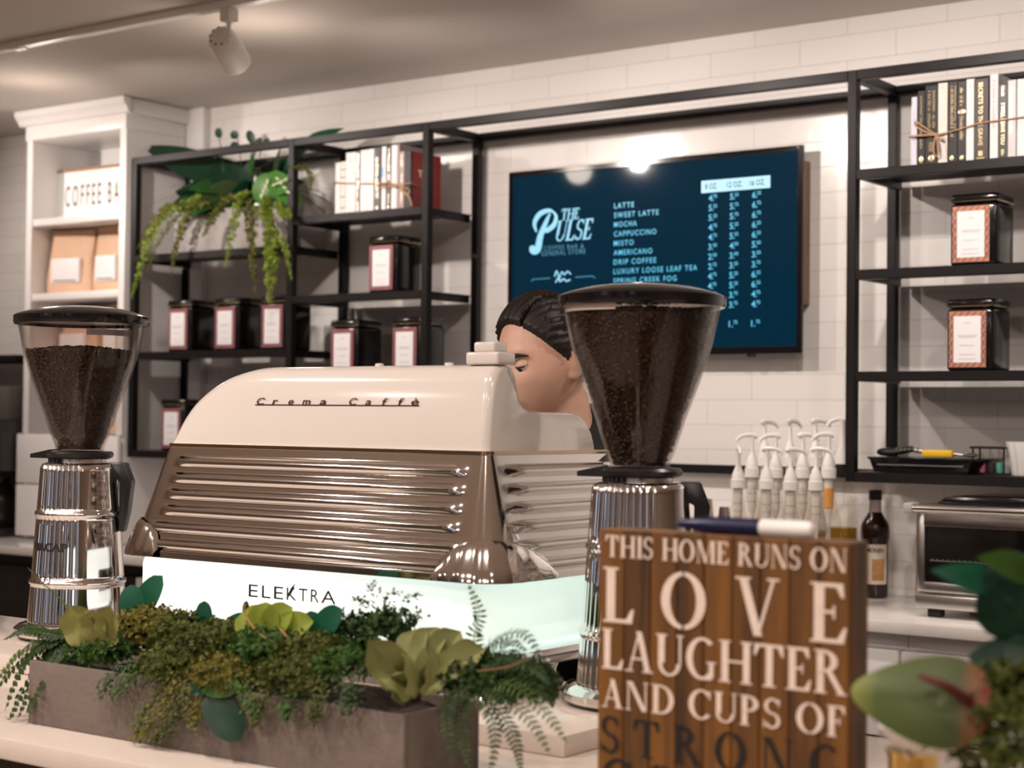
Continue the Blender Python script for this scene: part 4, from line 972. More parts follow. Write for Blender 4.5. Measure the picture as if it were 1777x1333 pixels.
# light box
LB = bpy.data.materials.new('lit_opal_panel'); LB.use_nodes = True
nt = LB.node_tree; N = nt.nodes; Lk = nt.links; bs = N['Principled BSDF']; bs.inputs['Base Color'].default_value = (.72, .80, .75, 1); bs.inputs['Roughness'].default_value = .25
tc = N.new('ShaderNodeTexCoord'); sx = N.new('ShaderNodeSeparateXYZ'); Lk.new(tc.outputs['Object'], sx.inputs[0])
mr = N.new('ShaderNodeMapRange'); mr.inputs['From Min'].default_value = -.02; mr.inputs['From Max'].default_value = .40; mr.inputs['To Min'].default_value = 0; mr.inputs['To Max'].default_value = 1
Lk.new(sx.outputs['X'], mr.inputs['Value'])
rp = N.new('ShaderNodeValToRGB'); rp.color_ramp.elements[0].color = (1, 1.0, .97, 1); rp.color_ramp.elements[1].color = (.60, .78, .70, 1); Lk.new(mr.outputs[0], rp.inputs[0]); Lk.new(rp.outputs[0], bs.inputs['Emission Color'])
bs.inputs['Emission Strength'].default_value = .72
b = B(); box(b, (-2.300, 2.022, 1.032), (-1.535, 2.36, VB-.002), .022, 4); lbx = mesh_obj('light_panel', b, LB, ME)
b = B()
def lp(px, py): return at(px, py, Y=2.0212)
for s, xa, xb in (('E', 431, 447), ('L', 454, 469), ('E', 475, 491), ('K', 497, 514), ('T', 518, 533), ('R', 539, 553), ('A', 557, 582)):
    o1 = lp(xa, 1050); o2 = lp(xb, 1050); yb0 = at((xa+xb)/2, 1036+((xa+xb)/2-438)*.088, Y=2.0212).z
    put_text(b, s, (o1.x, 2.0212, yb0), XD, ZD, width=o2.x-o1.x, height=.0205)
p1, p2 = lp(497, 1041), lp(512, 1013); tube(b, spline([p1, (p1+p2)/2+Vector((.001, 0, .002)), p2], 8), [.0005, .001, .002, .003, .0032, .003, .002, .001, .0004], 6)
for v in b.verts: v.co.y = 2.0214+(v.co.y-2.0214)*.1
mesh_obj('brand_lettering', b, INK, lbx)
# base, legs, drip tray
b = B(); box(b, (-2.29, 2.03, 1.004), (-1.52, 2.44, 1.031), .006); mesh_obj('base_frame', b, CHROME, ME)
for xx in (-2.24, -1.56):
    for yy in (2.07, 2.225):
        b = B(); lathe(b, [(0, 0), (.034, 0), (.036, .004), (.034, .010), (.020, .016), (.017, .030), (.022, .042), (0, .044)], (xx, yy, .9605), 24); mesh_obj('foot', b, CHROME, ME)
b = B(); box(b, (-2.375, 2.16, 1.06), (-2.28, 2.42, 1.10), .004); mesh_obj('drip_tray', b, mat('dark_chrome', (.30, .27, .25), .12, 1), ME)
b = B(); box(b, (-2.30, 2.40, 1.032), (-1.53, 2.46, VT-.001), .004); mesh_obj('back_panel', b, STEEL, ME)
# hood
Z0h, Hh = 1.3375, .136
PROF = [(2.070, 0), (2.0705, .12), (2.0735, .35), (2.078, .6), (2.083, .80), (2.089, .91), (2.098, .97), (2.112, 1.0), (2.130, 1.0), (2.142, .97), (2.148, .90), (2.153, .78), (2.160, .62), (2.172, .52), (2.190, .475), (2.22, .465), (2.30, .465), (2.325, .45), (2.350, .36), (2.366, .22), (2.374, .08), (2.376, 0)]
b = B(); rows = []; XH0, XH1 = -2.268, -1.5645; EL = .215
st = [XH0+EL*(1-cos(pi/2*i/18)) for i in range(19)]+[lerp(XH0+EL, XH1-.02, i/16) for i in range(1, 17)]+[XH1-.014, XH1-.008, XH1-.003, XH1]
for x in st:
    u = min(1, (x-XH0)/EL); hs = math.sqrt(max(0, 1-(1-u)**2)); hs = max(hs, .05); ins = 0
    ed = x-(XH1-.02)
    k = 1-.055*max(0, ed/.02)**3; ins = .010*max(0, ed/.02)**3
    row = []
    for y, z in PROF:
        yy = y+(ins if y < 2.12 else -ins)
        row.append(b.verts.new((x, yy, Z0h+Hh*z*hs*k)))
    rows.append(row)
for a, c in zip(rows, rows[1:]):
    for j in range(len(PROF)-1): b.faces.new((a[j], c[j], c[j+1], a[j+1]))
b.faces.new(rows[-1]); b.faces.new(rows[0])
for a, c in zip(rows, rows[1:]): b.faces.new((a[0], a[-1], c[-1], c[0]))
hood = mesh_obj('hood', b, CREAM, ME, ang=45)
b = B()
def hy(z): # front face of the hood at height z
    q = (z-Z0h)/Hh
    for (y0, z0), (y1, z1) in zip(PROF, PROF[1:]):
        if z0 <= q <= z1: return lerp(y0, y1, (q-z0)/(z1-z0))
    return PROF[7][0]
lets = [('C', 445, 461), ('r', 473, 483), ('e', 500, 511), ('m', 525, 541), ('a', 555, 569), ('C', 605, 621), ('a', 634, 646), ('f', 662, 672), ('f', 690, 700), ('è', 713, 729)]
zl = at(450, 702, Y=2.077).z
for s, xa, xb in lets:
    xa3 = at(xa, 700, Y=2.077).x; xb3 = at(xb, 700, Y=2.077).x
    hh = .0115 if s in 'Cfè' else .008
    put_text(b, s, (xa3, hy(zl)-.0012, zl), XD, ZD, width=(xb3-xa3)*.8, height=hh, bold=.01, shear=.45)
xa3 = at(444, 700, Y=2.077).x; xb3 = at(728, 700, Y=2.077).x
box(b, (xa3, hy(zl)-.0016, zl-.0012), (xb3, hy(zl)+.002, zl+.0004))
mesh_obj('model_script', b, mat('bronze_script', (.12, .06, .04), .3, .6), hood)
b = B(); box(b, (-1.632, 2.098, Z0h+Hh), (-1.568, 2.146, Z0h+Hh+.020), .004, 3); box(b, (-1.621, 2.104, Z0h+Hh+.020), (-1.579, 2.140, Z0h+Hh+.036), .004, 3); mesh_obj('tank_cap', b, CREAM, ME)
for px in (655, 776):
    p = at(px, 634, Y=2.12); b = B(); lathe(b, [(0, 0), (.008, 0), (.007, .005), (0, .006)], (p.x, 2.125, Z0h+Hh-.0005), 12); mesh_obj('hood_button', b, CREAM, ME)

# ------------------------------------------------------------------ coffee grinders
BEANM = mat('coffee_beans', (.024, .0105, .006), .4, 0, .8, 130, spec=.4)
HPROF = [(0.0450, .358), (0.0460, .366), (0.0541, .385), (0.0686, .43), (0.0832, .47), (0.0957, .505), (0.1082, .545), (0.1165, .585), (0.1206, .604)]
def hop_r(z):
    for (r0, z0), (r1, z1) in zip(HPROF, HPROF[1:]):
        if z0 <= z <= z1: return lerp(r0, r1, (z-z0)/(z1-z0))
    return HPROF[-1][0]
def grinder(loc, label, fill, strip_a, strip_m, strip_z, strip_w, seed, rot=0):
    g = thing('coffee_grinder', loc, label, 'coffee grinder', 'chrome coffee grinders')
    b = B(); lathe(b, [(0, .006), (.112, .006), (.118, .012), (.118, .020), (.110, .026), (.098, .030), (0, .031)], seg=64)
    mesh_obj('base_plate', b, CHROME, g, False)
    b = B(); lathe(b, [(0, 0), (.108, 0), (.108, .0055), (0, .0055)], seg=40); mesh_obj('rubber_foot', b, BLACKP, g, False)
    def fl(a, z):
        a = (a+pi) % (2*pi)-pi
        lo, hi = rad(-175), rad(-36)
        if not (lo < a < hi): return 0
        e_ = min(1, (a-lo)/.1, (hi-a)/.1)
        ring = 1 if not (abs(z-.238) < .006 or abs(z-.108) < .006) else .3
        return -.0030*e_*ring*(1-abs(sin(a*21)))
    pr2 = [(0, .031), (.0935, .031), (.0935, .034)]
    for i in range(1, 17): z = .034+(.102-.034)*i/16; pr2.append((lerp(.0935, .0885, i/16), z))
    pr2 += [(.0915, .1045), (.0915, .111), (.0875, .113)]
    for i in range(1, 17): pr2.append((lerp(.0875, .0795, i/16), lerp(.113, .232, i/16)))
    pr2 += [(.0825, .2345), (.0825, .241), (.0790, .243)]
    for i in range(1, 13): pr2.append((lerp(.0790, .0735, i/12), lerp(.243, .325, i/12)))
    pr2 += [(.070, .332), (.060, .335), (0, .335)]
    b = B(); lathe(b, pr2, seg=336, flute=fl); bd = mesh_obj('fluted_body', b, CHROME, g, False, ang=70)
    b = B()
    ph0 = rad(-112-rot); rr_ = .0838
    put_text(b, 'MACAP', (0, 0, 0), XD, ZD, width=.086, height=.0155, bold=.035, spacing=1.05, fmap=lambda a, c: Vector((rr_*cos(ph0+a/rr_), rr_*sin(ph0+a/rr_), .169+c)))
    mesh_obj('brand_lettering', b, INK, bd, False)
    b = B(); lathe(b, [(0, .335), (.050, .335), (.050, .3418), (0, .3418)], seg=40); mesh_obj('neck_ring', b, STEEL, g, False)
    b = B(); lathe(b, [(0, .342), (.056, .342), (.063, .346), (.0645, .352), (.061, .3565), (.048, .3575), (0, .3575)], seg=48)
    va = rad(-144-rot); ca, sa = cos(va), sin(va); q = [Vector((.050*ca-.030*sa*s, .050*sa+.030*ca*s, 0)) for s in (1, -1)]+[Vector((.096*ca, .096*sa, 0))]
    lo_ = [b.verts.new(k+Vector((0, 0, .343))) for k in q]; hi_ = [b.verts.new(k+Vector((0, 0, .360))) for k in q[:2]]+[b.verts.new(q[2]+Vector((0, 0, .3505)))]
    b.faces.new(lo_); b.faces.new(hi_)
    for i in range(3): b.faces.new((lo_[i], lo_[(i+1) % 3], hi_[(i+1) % 3], hi_[i]))
    mesh_obj('adjuster_flange', b, BLACKP, g, False)
    b = B()
    for k in range(6):
        a = va+.2+k*.16; box(b, (.0555*cos(a)-.003, .0555*sin(a)-.003, .3352), (.0555*cos(a)+.003, .0555*sin(a)+.003, .3435), .001, 1)
    mesh_obj('adjuster_teeth', b, BLACKP, g, False)
    # side lever, beside the body on the right as the barista sees it from here
    t = B(); prism(t, [(.045, .320), (.062, .336), (.092, .336), (.106, .300), (.099, .240), (.090, .202), (.082, .206), (.083, .30)], 'y', -.016, .016, .003)
    b = B(); merge(b, t, Matrix.Rotation(rad(33-rot), 4, 'Z')); mesh_obj('dosing_lever', b, BLACKP, g, False)
    b = B(); lathe(b, HPROF+[(HPROF[-1][0]-.003, .604)]+[(r_-.003, z) for r_, z in reversed(HPROF)]+[(.045, .358)], seg=64); hp = mesh_obj('hopper', b, clearmat('hopper_plastic', (.90, .87, .85), .9, .02, 1.5), g, False)
    b = B(); lathe(b, [(.1180, .600), (.126, .600), (.128, .604), (.128, .616), (.124, .619), (.112, .623), (.095, .628), (.080, .631), (.055, .635), (.015, .636), (0, .636)], seg=64); lathe(b, [(0, .604), (.1170, .604), (.1180, .6015)], seg=64); mesh_obj('lid', b, BLACKG, g, False)
    b = B(); rs_ = hop_r(strip_z)+.0008; grid(b, lambda u, v: Vector((rs_*cos(strip_a-strip_w+2*strip_w*u)*(1 if v > .5 else .985), rs_*sin(strip_a-strip_w+2*strip_w*u)*(1 if v > .5 else .985), strip_z+.011*v)), 20, 2); mesh_obj('label_strip', b, strip_m, hp, False)
    # beans: a bumpy fill plus individual beans on its skin
    rd = random.Random(seed); b = B(); hi = fill
    prf = [(0, .360), (.040, .360)]+[(r_-.0075, z) for r_, z in HPROF[1:] if z < hi-.006]+[(hop_r(hi)-.009, hi-.004), (hop_r(hi)*.7, hi+.003), (hop_r(hi)*.35, hi+.006), (0, hi+.007)]
    lathe(b, prf, seg=40)
    tpl = bmesh.new(); bmesh.ops.create_uvsphere(tpl, u_segments=6, v_segments=4, radius=1); tv_ = [v.co.copy() for v in tpl.verts]; tf = [[v.index for v in f.verts] for f in tpl.faces]; tpl.free()
    for i in range(2300):
        if i < 1800:
            z = .362+(hi-.362)*rd.random()**.75; a = rd.uniform(0, 2*pi); rr = hop_r(z)-.0075; c = Vector((rr*cos(a), rr*sin(a), z)); nrm = Vector((cos(a), sin(a), -.35))
        else:
            a = rd.uniform(0, 2*pi); rr = (hop_r(hi)-.008)*math.sqrt(rd.random()); c = Vector((rr*cos(a), rr*sin(a), hi+.006-.012*(rr/hop_r(hi))**2+rd.uniform(-.002, .003))); nrm = Vector((0, 0, 1))
        M = (nrm.to_track_quat('Z', 'Y') @ Euler((rd.uniform(-.5, .5), rd.uniform(-.5, .5), rd.uniform(0, 6.3))).to_quaternion()).to_matrix()
        s_ = rd.uniform(.85, 1.1); vs = [b.verts.new(c+M @ Vector((v.x*.0052*s_, v.y*.0038*s_, v.z*.0026*s_))) for v in tv_]
        for f in tf: b.faces.new([vs[k] for k in f])
    o = mesh_obj('coffee_beans', b, BEANM, g, False, ang=80, recalc=False); o['kind'] = 'stuff'
    g.rotation_euler = (0, 0, rad(rot))
    return g
grinder((-2.603, 2.139, .9605), 'chrome coffee grinder left of the espresso machine, hopper three quarters full of beans', .550, rad(-11), mat('strip_grey', (.16, .14, .15), .5), .577, .42, 5)
grinder((-1.364, 2.190, .9605), 'chrome coffee grinder right of the espresso machine, hopper filled to the lid', .592, rad(-107), mat('strip_white', (.72, .66, .60), .5), .591, .52, 9)

# ------------------------------------------------------------------ wooden sign and the marker on it
SY = 1.58
a0 = at(1045, 918, Y=SY); a1 = at(1475, 940, Y=SY); sx0, sx1, sz1 = (a0.x+at(1030, 1333, Y=SY).x)/2, a1.x, a0.z; sz0 = .9305
sgn = thing('wooden_sign', ((sx0+sx1)/2, SY+.022, sz0), 'stained wooden plank box sign with white painted words about love, laughter and coffee', 'sign')
b = B(); n = 9
for i in range(n):
    xa = lerp(sx0, sx1, i/n); xb = lerp(sx0, sx1, (i+1)/n); box(b, (xa+.0006, SY, sz0), (xb-.0006, SY+.010, sz1), .0012, 1)
pl = mesh_obj('plank_face', b, woodmat('sign_planks', (.026, .010, .002), (.21, .082, .009), 20, .6), sgn)
b = B(); d1 = SY+.045
for a, c in (((sx0, SY+.0102, sz0), (sx0+.010, d1, sz1)), ((sx1-.010, SY+.0102, sz0), (sx1, d1, sz1)), ((sx0+.010, SY+.0102, sz1-.010), (sx1-.010, d1, sz1)), ((sx0+.010, SY+.0102, sz0), (sx1-.010, d1, sz0+.01))): box(b, a, c, .001, 1)
mesh_obj('box_side', b, woodmat('sign_sides', (.06, .032, .02), (.28, .15, .07), 14, .6), sgn)
WPAINT = mat('white_stencil_paint', (.80, .66, .56), .6, 0, .14, 60); BPAINT = mat('black_stencil_paint', (.007, .005, .004), .6, 0, .2, 60)
lines = [('THIS HOME RUNS ON', (1051, 929, 965), (1471, 952, 995), WPAINT, .06), ('LOVE', (1046, 983, 1079), (1471, 1014, 1118), WPAINT, .55), ('LAUGHTER', (1044, 1089, 1159), (1468, 1132, 1208), WPAINT, .05),
         ('AND CUPS OF', (1044, 1178, 1226), (1469, 1225, 1281), WPAINT, .07), ('STRONG', (1042, 1244, 1308), (1459, 1292, 1362), BPAINT, .42), ('COFFEE', (1042, 1316, 1400), (1459, 1372, 1460), BPAINT, .3)]
for s, (xa, ya, yb), (xc, yc, yd), m, gp in lines:
    p = at(xa, yb, Y=SY); q = at(xc, yd, Y=SY); pt_ = at(xa, ya, Y=SY); qt = at(xc, yc, Y=SY)
    zb_ = (p.z+q.z)/2; ht = (pt_.z-p.z+qt.z-q.z)/2
    tot = sum(GL[c][0]+gp for c in s)-gp; k_ = (q.x-p.x)/tot; xx = 0
    for c_ in s:
        ww = GL[c_][0]
        if c_ != ' ':
            b = B(); put_serif(b, c_, (p.x+xx*k_, SY-.0006, zb_), XD, ZD, ww*k_, ht, 0); mesh_obj('painted_letter', b, m, pl, recalc=False)
        xx += ww+gp
zt = sz1
pa, pm, pb = at(1177, 905, Y=1.60), at(1322, 910, Y=1.60), at(1415, 916, Y=1.60)
zc = zt+.0095
mk = thing('marker_pen', ((pa.x+pb.x)/2, 1.600, zt), 'navy and white marker pen lying on top of the wooden sign', 'marker pen')
def xl(prof, m, nm):
    t = B(); lathe(t, prof, seg=20); b = B(); merge(b, t, Matrix.Translation((0, 1.600, zc)) @ Matrix.Rotation(pi/2, 4, 'Y')); mesh_obj(nm, b, m, mk)
NAVY = mat('navy_plastic', (.006, .008, .05), .3)
xl([(0, pa.x), (.004, pa.x), (.006, pa.x+.01), (.0085, pa.x+.03), (.0092, pa.x+.05), (.0092, pm.x), (0, pm.x)], NAVY, 'barrel')
xl([(0, pm.x+.0003), (.0093, pm.x+.0003), (.0095, pb.x-.012), (.008, pb.x-.003), (.004, pb.x), (0, pb.x)], WHITEPL, 'cap')

# ------------------------------------------------------------------ barista behind the machine
HC = at(946, 622, Y=2.60); fdir = Vector((-.326, -.946, 0)).normalized(); sdir = Vector((fdir.y, -fdir.x, 0))     # sdir: her right hand side
pit = rad(-16)
Rz = Matrix((( -sdir.x, fdir.x, 0), (-sdir.y, fdir.y, 0), (0, 0, 1)))      # local x = her left, y = forward, z = up
HM = Matrix.Translation(HC) @ Rz.to_4x4() @ Matrix.Rotation(pit, 4, 'X')
def g2(x, z, cx_, cz_, sx_, sz_): return math.exp(-((x-cx_)/sx_)**2-((z-cz_)/sz_)**2)
def head_pt(d, grow=0.0):
    x, y, z = d
    W_, D_, H2 = .0735, .094, .116
    px_, py_, pz_ = x*W_, y*D_, z*H2
    if z < 0:
        k = -z; px_ *= 1-.36*k**1.6
        if y > 0: py_ *= 1-.05*k; py_ += .012*k
        else: py_ *= 1-.42*k**1.1
    else:
        if y < 0: py_ *= 1+.10*z
        if y > 0: py_ *= 1-.05*z
    if y > 0:
        f = y
        nose = math.exp(-(px_/.0115)**2)*(math.exp(-((pz_+.022)/.016)**2)*.020+math.exp(-((pz_+.002)/.020)**2)*.010)
        py_ += f*nose
        for sg_ in (-1, 1):
            py_ -= f*.010*g2(px_, pz_, sg_*.031, .008, .017, .012)
            py_ += f*.0045*g2(px_, pz_, sg_*.030, .030, .024, .009)
            py_ += f*.005*g2(px_, pz_, sg_*.038, -.022, .02, .018)
        py_ += f*.007*g2(px_, pz_, 0, -.052, .019, .006)+f*.006*g2(px_, pz_, 0, -.064, .017, .006)-f*.003*g2(px_, pz_, 0, -.058, .02, .0025)
        py_ += f*.008*g2(px_, pz_, 0, -.095, .02, .016)
    v = Vector((px_, py_, pz_))
    if grow: v += Vector((x/W_, y/D_, z/H2)).normalized()*grow
    return v
def sphere_dirs(nu, nv):
    return [[Vector((cos(2*pi*i/nu)*sin(pi*j/nv), sin(2*pi*i/nu)*sin(pi*j/nv), cos(pi*j/nv))) for j in range(nv+1)] for i in range(nu)]
def skin_mesh(verts, edges, radii, sub=2):
    me = bpy.data.meshes.new('skin'); me.from_pydata(verts, edges, []); o = bpy.data.objects.new('skin', me); COL.objects.link(o)
    md = o.modifiers.new('s', 'SKIN'); md.use_smooth_shade = True
    for v, r_ in zip(me.skin_vertices[0].data, radii): v.radius = r_ if isinstance(r_, tuple) else (r_, r_)
    me.skin_vertices[0].data[0].use_root = True
    ss = o.modifiers.new('ss', 'SUBSURF'); ss.levels = sub; ss.render_levels = sub
    dg = bpy.context.evaluated_depsgraph_get(); out = bpy.data.meshes.new_from_object(o.evaluated_get(dg))
    bpy.data.objects.remove(o); bpy.data.meshes.remove(me); return out
ROOT = Vector((HC.x+.03, HC.y+.10, 0))
def bp(s, f, z): return ROOT-sdir*s+fdir*f+Vector((0, 0, z))      # s: to her left, f: forward
V_, E2, Rr = [], [], []
def add(p, r_, link=None):
    V_.append(tuple(p)); Rr.append(r_)
    if link is not None: E2.append((link, len(V_)-1))
    return len(V_)-1
pel = add(bp(0, 0, .84), (.145, .11)); wst = add(bp(0, .01, .98), (.115, .09), pel); chs = add(bp(0, .03, 1.14), (.135, .10), wst); nb = add(bp(0, .035, 1.285), (.075, .06), chs)
n1 = add(bp(0, .040, 1.345), .053, nb); n2 = add(HM @ Vector((0, -.024, -.045)), .050, n1)
hands = {}
for s in (1, -1):
    sh = add(bp(.155*s, .03, 1.245), .055, nb); el = add(bp(.20*s, .05, 1.02), .042, sh); wr = add(bp(.13*s, .065, 1.13), .027, el)
    pm_ = add(bp(.115*s, .105, 1.15), (.036, .018), wr); hands[s] = pm_
    for k in range(4):
        a = add(bp((.135-.017*k)*s, .150+.004*(k in (1, 2)), 1.155), .0085, pm_); a2 = add(bp((.134-.016*k)*s, .175+.005*(k in (1, 2)), 1.140), .0078, a); add(bp((.133-.015*k)*s, .182, 1.12), .007, a2)
    a = add(bp(.080*s, .110, 1.150), .010, pm_); add(bp(.070*s, .140, 1.138), .0085, a)
    hp_ = add(bp(.085*s, 0, .78), .085, pel); kn = add(bp(.09*s, .02, .45), .058, hp_); an = add(bp(.09*s, 0, .09), .038, kn); add(bp(.10*s, .11, .035), (.040, .028), an)
body = skin_mesh(V_, E2, Rr)
b = B(); b.from_mesh(body); bpy.data.meshes.remove(body)
t = B(); dirs = sphere_dirs(56, 44); rows = [[t.verts.new(head_pt(d)) for d in c[1:-1]] for c in dirs]
top = t.verts.new(head_pt((0, 0, 1))); bot = t.verts.new(head_pt((0, 0, -1)))
for i in range(56):
    a, c = rows[i], rows[(i+1) % 56]
    t.faces.new((a[0], c[0], top)); t.faces.new((a[-1], bot, c[-1]))
    for j in range(len(a)-1): t.faces.new((a[j], a[j+1], c[j+1], c[j]))
bmesh.ops.recalc_face_normals(t, faces=t.faces)
for s in (1, -1):
    Me = Matrix.Rotation(rad(-22*s), 3, 'Z') @ Matrix.Rotation(rad(-12), 3, 'X')
    ellipsoid(t, (.074*s, -.012, -.012), (.0085, .017, .031), Me, 14, 10); ellipsoid(t, (.073*s, -.006, -.036), (.007, .010, .011), Me, 10, 8)
merge(b, t, HM)
person = mesh_obj('person', b, SKIN, None, recalc=False)
bb = Vector((ROOT.x, ROOT.y, 0)); person.data.transform(Matrix.Translation(-bb)); person.location = bb
tag(person, 'person in a black top with dark parted hair, looking down behind the espresso machine', 'person')
md = person.modifiers.new('fuse', 'REMESH'); md.mode = 'VOXEL'; md.voxel_size = .0055; md.use_smooth_shade = True
sm = person.modifiers.new('relax', 'SMOOTH'); sm.factor = .4; sm.iterations = 3
def hobj(name, bm, m, ang=60, ch=None): return mesh_obj(name, bm, m, ch or person, ang=ang)
# hair: a combed cap with a side part, and a low bun
b = B(); NU, NVV = 120, 80; D2 = sphere_dirs(NU, NVV); vs = {}
def hair_lim(d):
    x, y, z = d
    lim = -.45+.47*min(1, max(0, (y+.35)/.3)) if y < -.05 else (.02-.16*max(0, 1-abs(y-.04)/.09) if y < .13 else .02+.66*min(1, (y-.13)/.60)**1.1)
    if y > .1: lim -= .16*max(0, -x)*min(1, (y-.1)/.3)
    return z-lim
def hv(i, j):
    i %= NU
    if (i, j) in vs: return vs[(i, j)]
    d = D2[i][j]; x, y, z = d
    e_ = min(1, max(0, hair_lim(d)/.13)); e_ = e_*e_*(3-2*e_)
    g_ = .0125+.0016*sin(38*math.atan2(x-.30, z)+6*y)+.0010*sin(83*math.atan2(x-.30, z)+3*y)
    if y > -.3 and z > .25: g_ -= .0175*math.exp(-((x-.40-.05*y)/.020)**2)
    p = HM @ head_pt(d, -.006+(g_+.006)*e_); vs[(i, j)] = b.verts.new(p); return vs[(i, j)]
for i in range(NU):
    for j in range(1, NVV):
        if all(hair_lim(D2[q % NU][k]) > -.06 for q, k in ((i, j), (i+1, j), (i, j+1), (i+1, j+1))): b.faces.new((hv(i, j), hv(i, j+1), hv(i+1, j+1), hv(i+1, j)))
tp = b.verts.new(HM @ head_pt((0, 0, 1), .0125))
for i in range(NU): b.faces.new((hv(i, 1), hv(i+1, 1), tp))
bmesh.ops.recalc_face_normals(b, faces=b.faces)
hair = hobj('hair', b, HAIR)
b = B(); t = B(); lathe(t, [(0, -.034), (.02, -.03), (.036, -.01), (.036, .012), (.022, .03), (0, .035)], seg=28, flute=lambda a, z: .003*sin(a*5+z*120)); merge(b, t, HM @ Matrix.Translation((0, -.115, -.015))); hobj('hair_bun', b, HAIR, ch=hair)
EYEW = mat('eye_white', (.75, .70, .66), .2); IRIS = mat('eye_brown', (.03, .015, .008), .15)
for s in (1, -1):
    ec = HM @ Vector((.031*s, .0765, .007))
    b = B(); t = B(); ellipsoid(t, (.031*s, .0750, .006), (.0125, .0115, .0115), None, 20, 14); merge(b, t, HM); ey = hobj('eye', b, EYEW)
    b = B(); t = B(); ellipsoid(t, (.031*s, .0815, .0005), (.0062, .0058, .0058), None, 16, 10); merge(b, t, HM); hobj('iris', b, IRIS, ch=ey)
    b = B(); t = B(); q = bmesh.new(); bmesh.ops.create_uvsphere(q, u_segments=24, v_segments=16, radius=1)
    bmesh.ops.delete(q, geom=[v for v in q.verts if v.co.z < -.12], context='VERTS'); merge(t, q, Matrix.Translation((.031*s, .0752, .006)) @ Matrix.Diagonal((.0142, .0128, .0132, 1))); merge(b, t, HM); hobj('eyelid', b, SKIN, ch=ey)
    b = B(); t = B(); tube(t, spline([(.031*s+.0135*cos(a), .0752+.0130*sin(a), .0042-.001*sin(a)) for a in [rad(20+q*14) for q in range(11)]], 20), .0011, 6); merge(b, t, HM); hobj('eyelashes', b, HAIR, ch=ey)
    b = B(); t = B(); tube(t, spline([(.012*s, .0950, .0195), (.022*s, .0935, .0240), (.036*s, .0868, .0265), (.052*s, .0710, .0215)], 14), [.0030, .0042, .005, .0052, .0054, .0054, .0052, .005, .0047, .0043, .0038, .0033, .0027, .002, .001], 8); merge(b, t, HM); hobj('eyebrow', b, HAIR)
# clothes
V_, E2, Rr = [], [], []
pel = add(bp(0, 0, .86), (.155, .12)); wst = add(bp(0, .01, .98), (.128, .102), pel); chs = add(bp(0, .03, 1.14), (.150, .115), wst); nb = add(bp(0, -.005, 1.295), (.105, .080), chs); nt_ = add(bp(0, -.030, 1.370), (.070, .062), nb); add(bp(0, -.038, 1.425), (.056, .052), nt_)
for s in (1, -1):
    sh = add(bp(.155*s, .03, 1.262), .068, nb); add(bp(.19*s, .045, 1.09), .060, sh)
me = skin_mesh(V_, E2, Rr); b = B(); b.from_mesh(me); bpy.data.meshes.remove(me); hobj('black_shirt', b, CLOTH)
V_, E2, Rr = [], [], []
pel = add(bp(0, 0, .86), (.158, .122))
for s in (1, -1):
    hp_ = add(bp(.085*s, 0, .77), .098, pel); kn = add(bp(.09*s, .02, .45), .075, hp_); add(bp(.09*s, 0, .10), .055, kn)
me = skin_mesh(V_, E2, Rr); b = B(); b.from_mesh(me); bpy.data.meshes.remove(me); hobj('trousers', b, mat('dark_denim', (.015, .017, .025), .8))
for s in (1, -1):
    b = B(); box(b, (-.045, -.10, 0), (.045, .155, .075), .025, 3)
    for v in b.verts: v.co = bp(.095*s, .05, 0)-sdir*v.co.x+fdir*v.co.y*1.0+Vector((0, 0, v.co.z+.001))
    hobj('shoe', b, BLACKP)

# ------------------------------------------------------------------ trough planter on the ledge
PX0, PX1, PY0, PY1, PZ0, PZ1 = -2.062, -1.338, 1.606, 1.76, .9305, 1.023
GY = (PY0+PY1)/2
tr = thing('trough_planter', ((PX0+PX1)/2, GY, PZ0), 'long grey concrete trough planter of mixed greenery in front of the espresso machine', 'planter')
b = B(); w_ = .009
box(b, (PX0, PY0, PZ0), (PX1, PY0+w_, PZ1), .002); box(b, (PX0, PY1-w_, PZ0), (PX1, PY1, PZ1), .002); box(b, (PX0, PY0+w_, PZ0), (PX0+w_, PY1-w_, PZ1)); box(b, (PX1-w_, PY0+w_, PZ0), (PX1, PY1-w_, PZ1)); box(b, (PX0+w_, PY0+w_, PZ0), (PX1-w_, PY1-w_, PZ0+.01))
mesh_obj('trough', b, CONC, tr)
b = B(); grid(b, lambda u, v: Vector((lerp(PX0+w_, PX1-w_, u), lerp(PY0+w_, PY1-w_, v), PZ1-.012+.010*sin(u*31)*sin(v*5+u*9))), 40, 8); mesh_obj('soil', b, SOIL, tr, recalc=False)
FERN = leafmat('fern_green', (.006, .022, .005), (.045, .088, .016), .45); FERNL = leafmat('fern_light', (.020, .050, .008), (.11, .165, .035), .45)
MOSS = leafmat('moss_green', (.016, .032, .005), (.12, .135, .022), .6, 18); MOSSY = leafmat('moss_yellow', (.040, .048, .006), (.23, .195, .03), .6, 18); MOSSG = leafmat('moss_bright', (.012, .042, .007), (.075, .165, .025), .55, 18)
TEAL = leafmat('eucalyptus_green', (.008, .065, .035), (.02, .13, .07), .3, 30, .2); LIME = leafmat('lime_leaf', (.16, .26, .02), (.40, .44, .08), .4, 20, .35); SAGE = leafmat('succulent_sage', (.13, .16, .045), (.32, .32, .13), .5, 14, .12); PALEC = leafmat('pale_petal', (.16, .19, .04), (.36, .34, .12), .45, 14, .2)
DARK = leafmat('dark_leaf', (.003, .017, .009), (.010, .052, .024), .3, 14, .1)
STEMO = mat('orange_stem', (.40, .20, .06), .6); STEMB = mat('brown_stem', (.18, .09, .04), .7)
def pl_at(px, py, y=1.62): return at(px, py, Y=y)
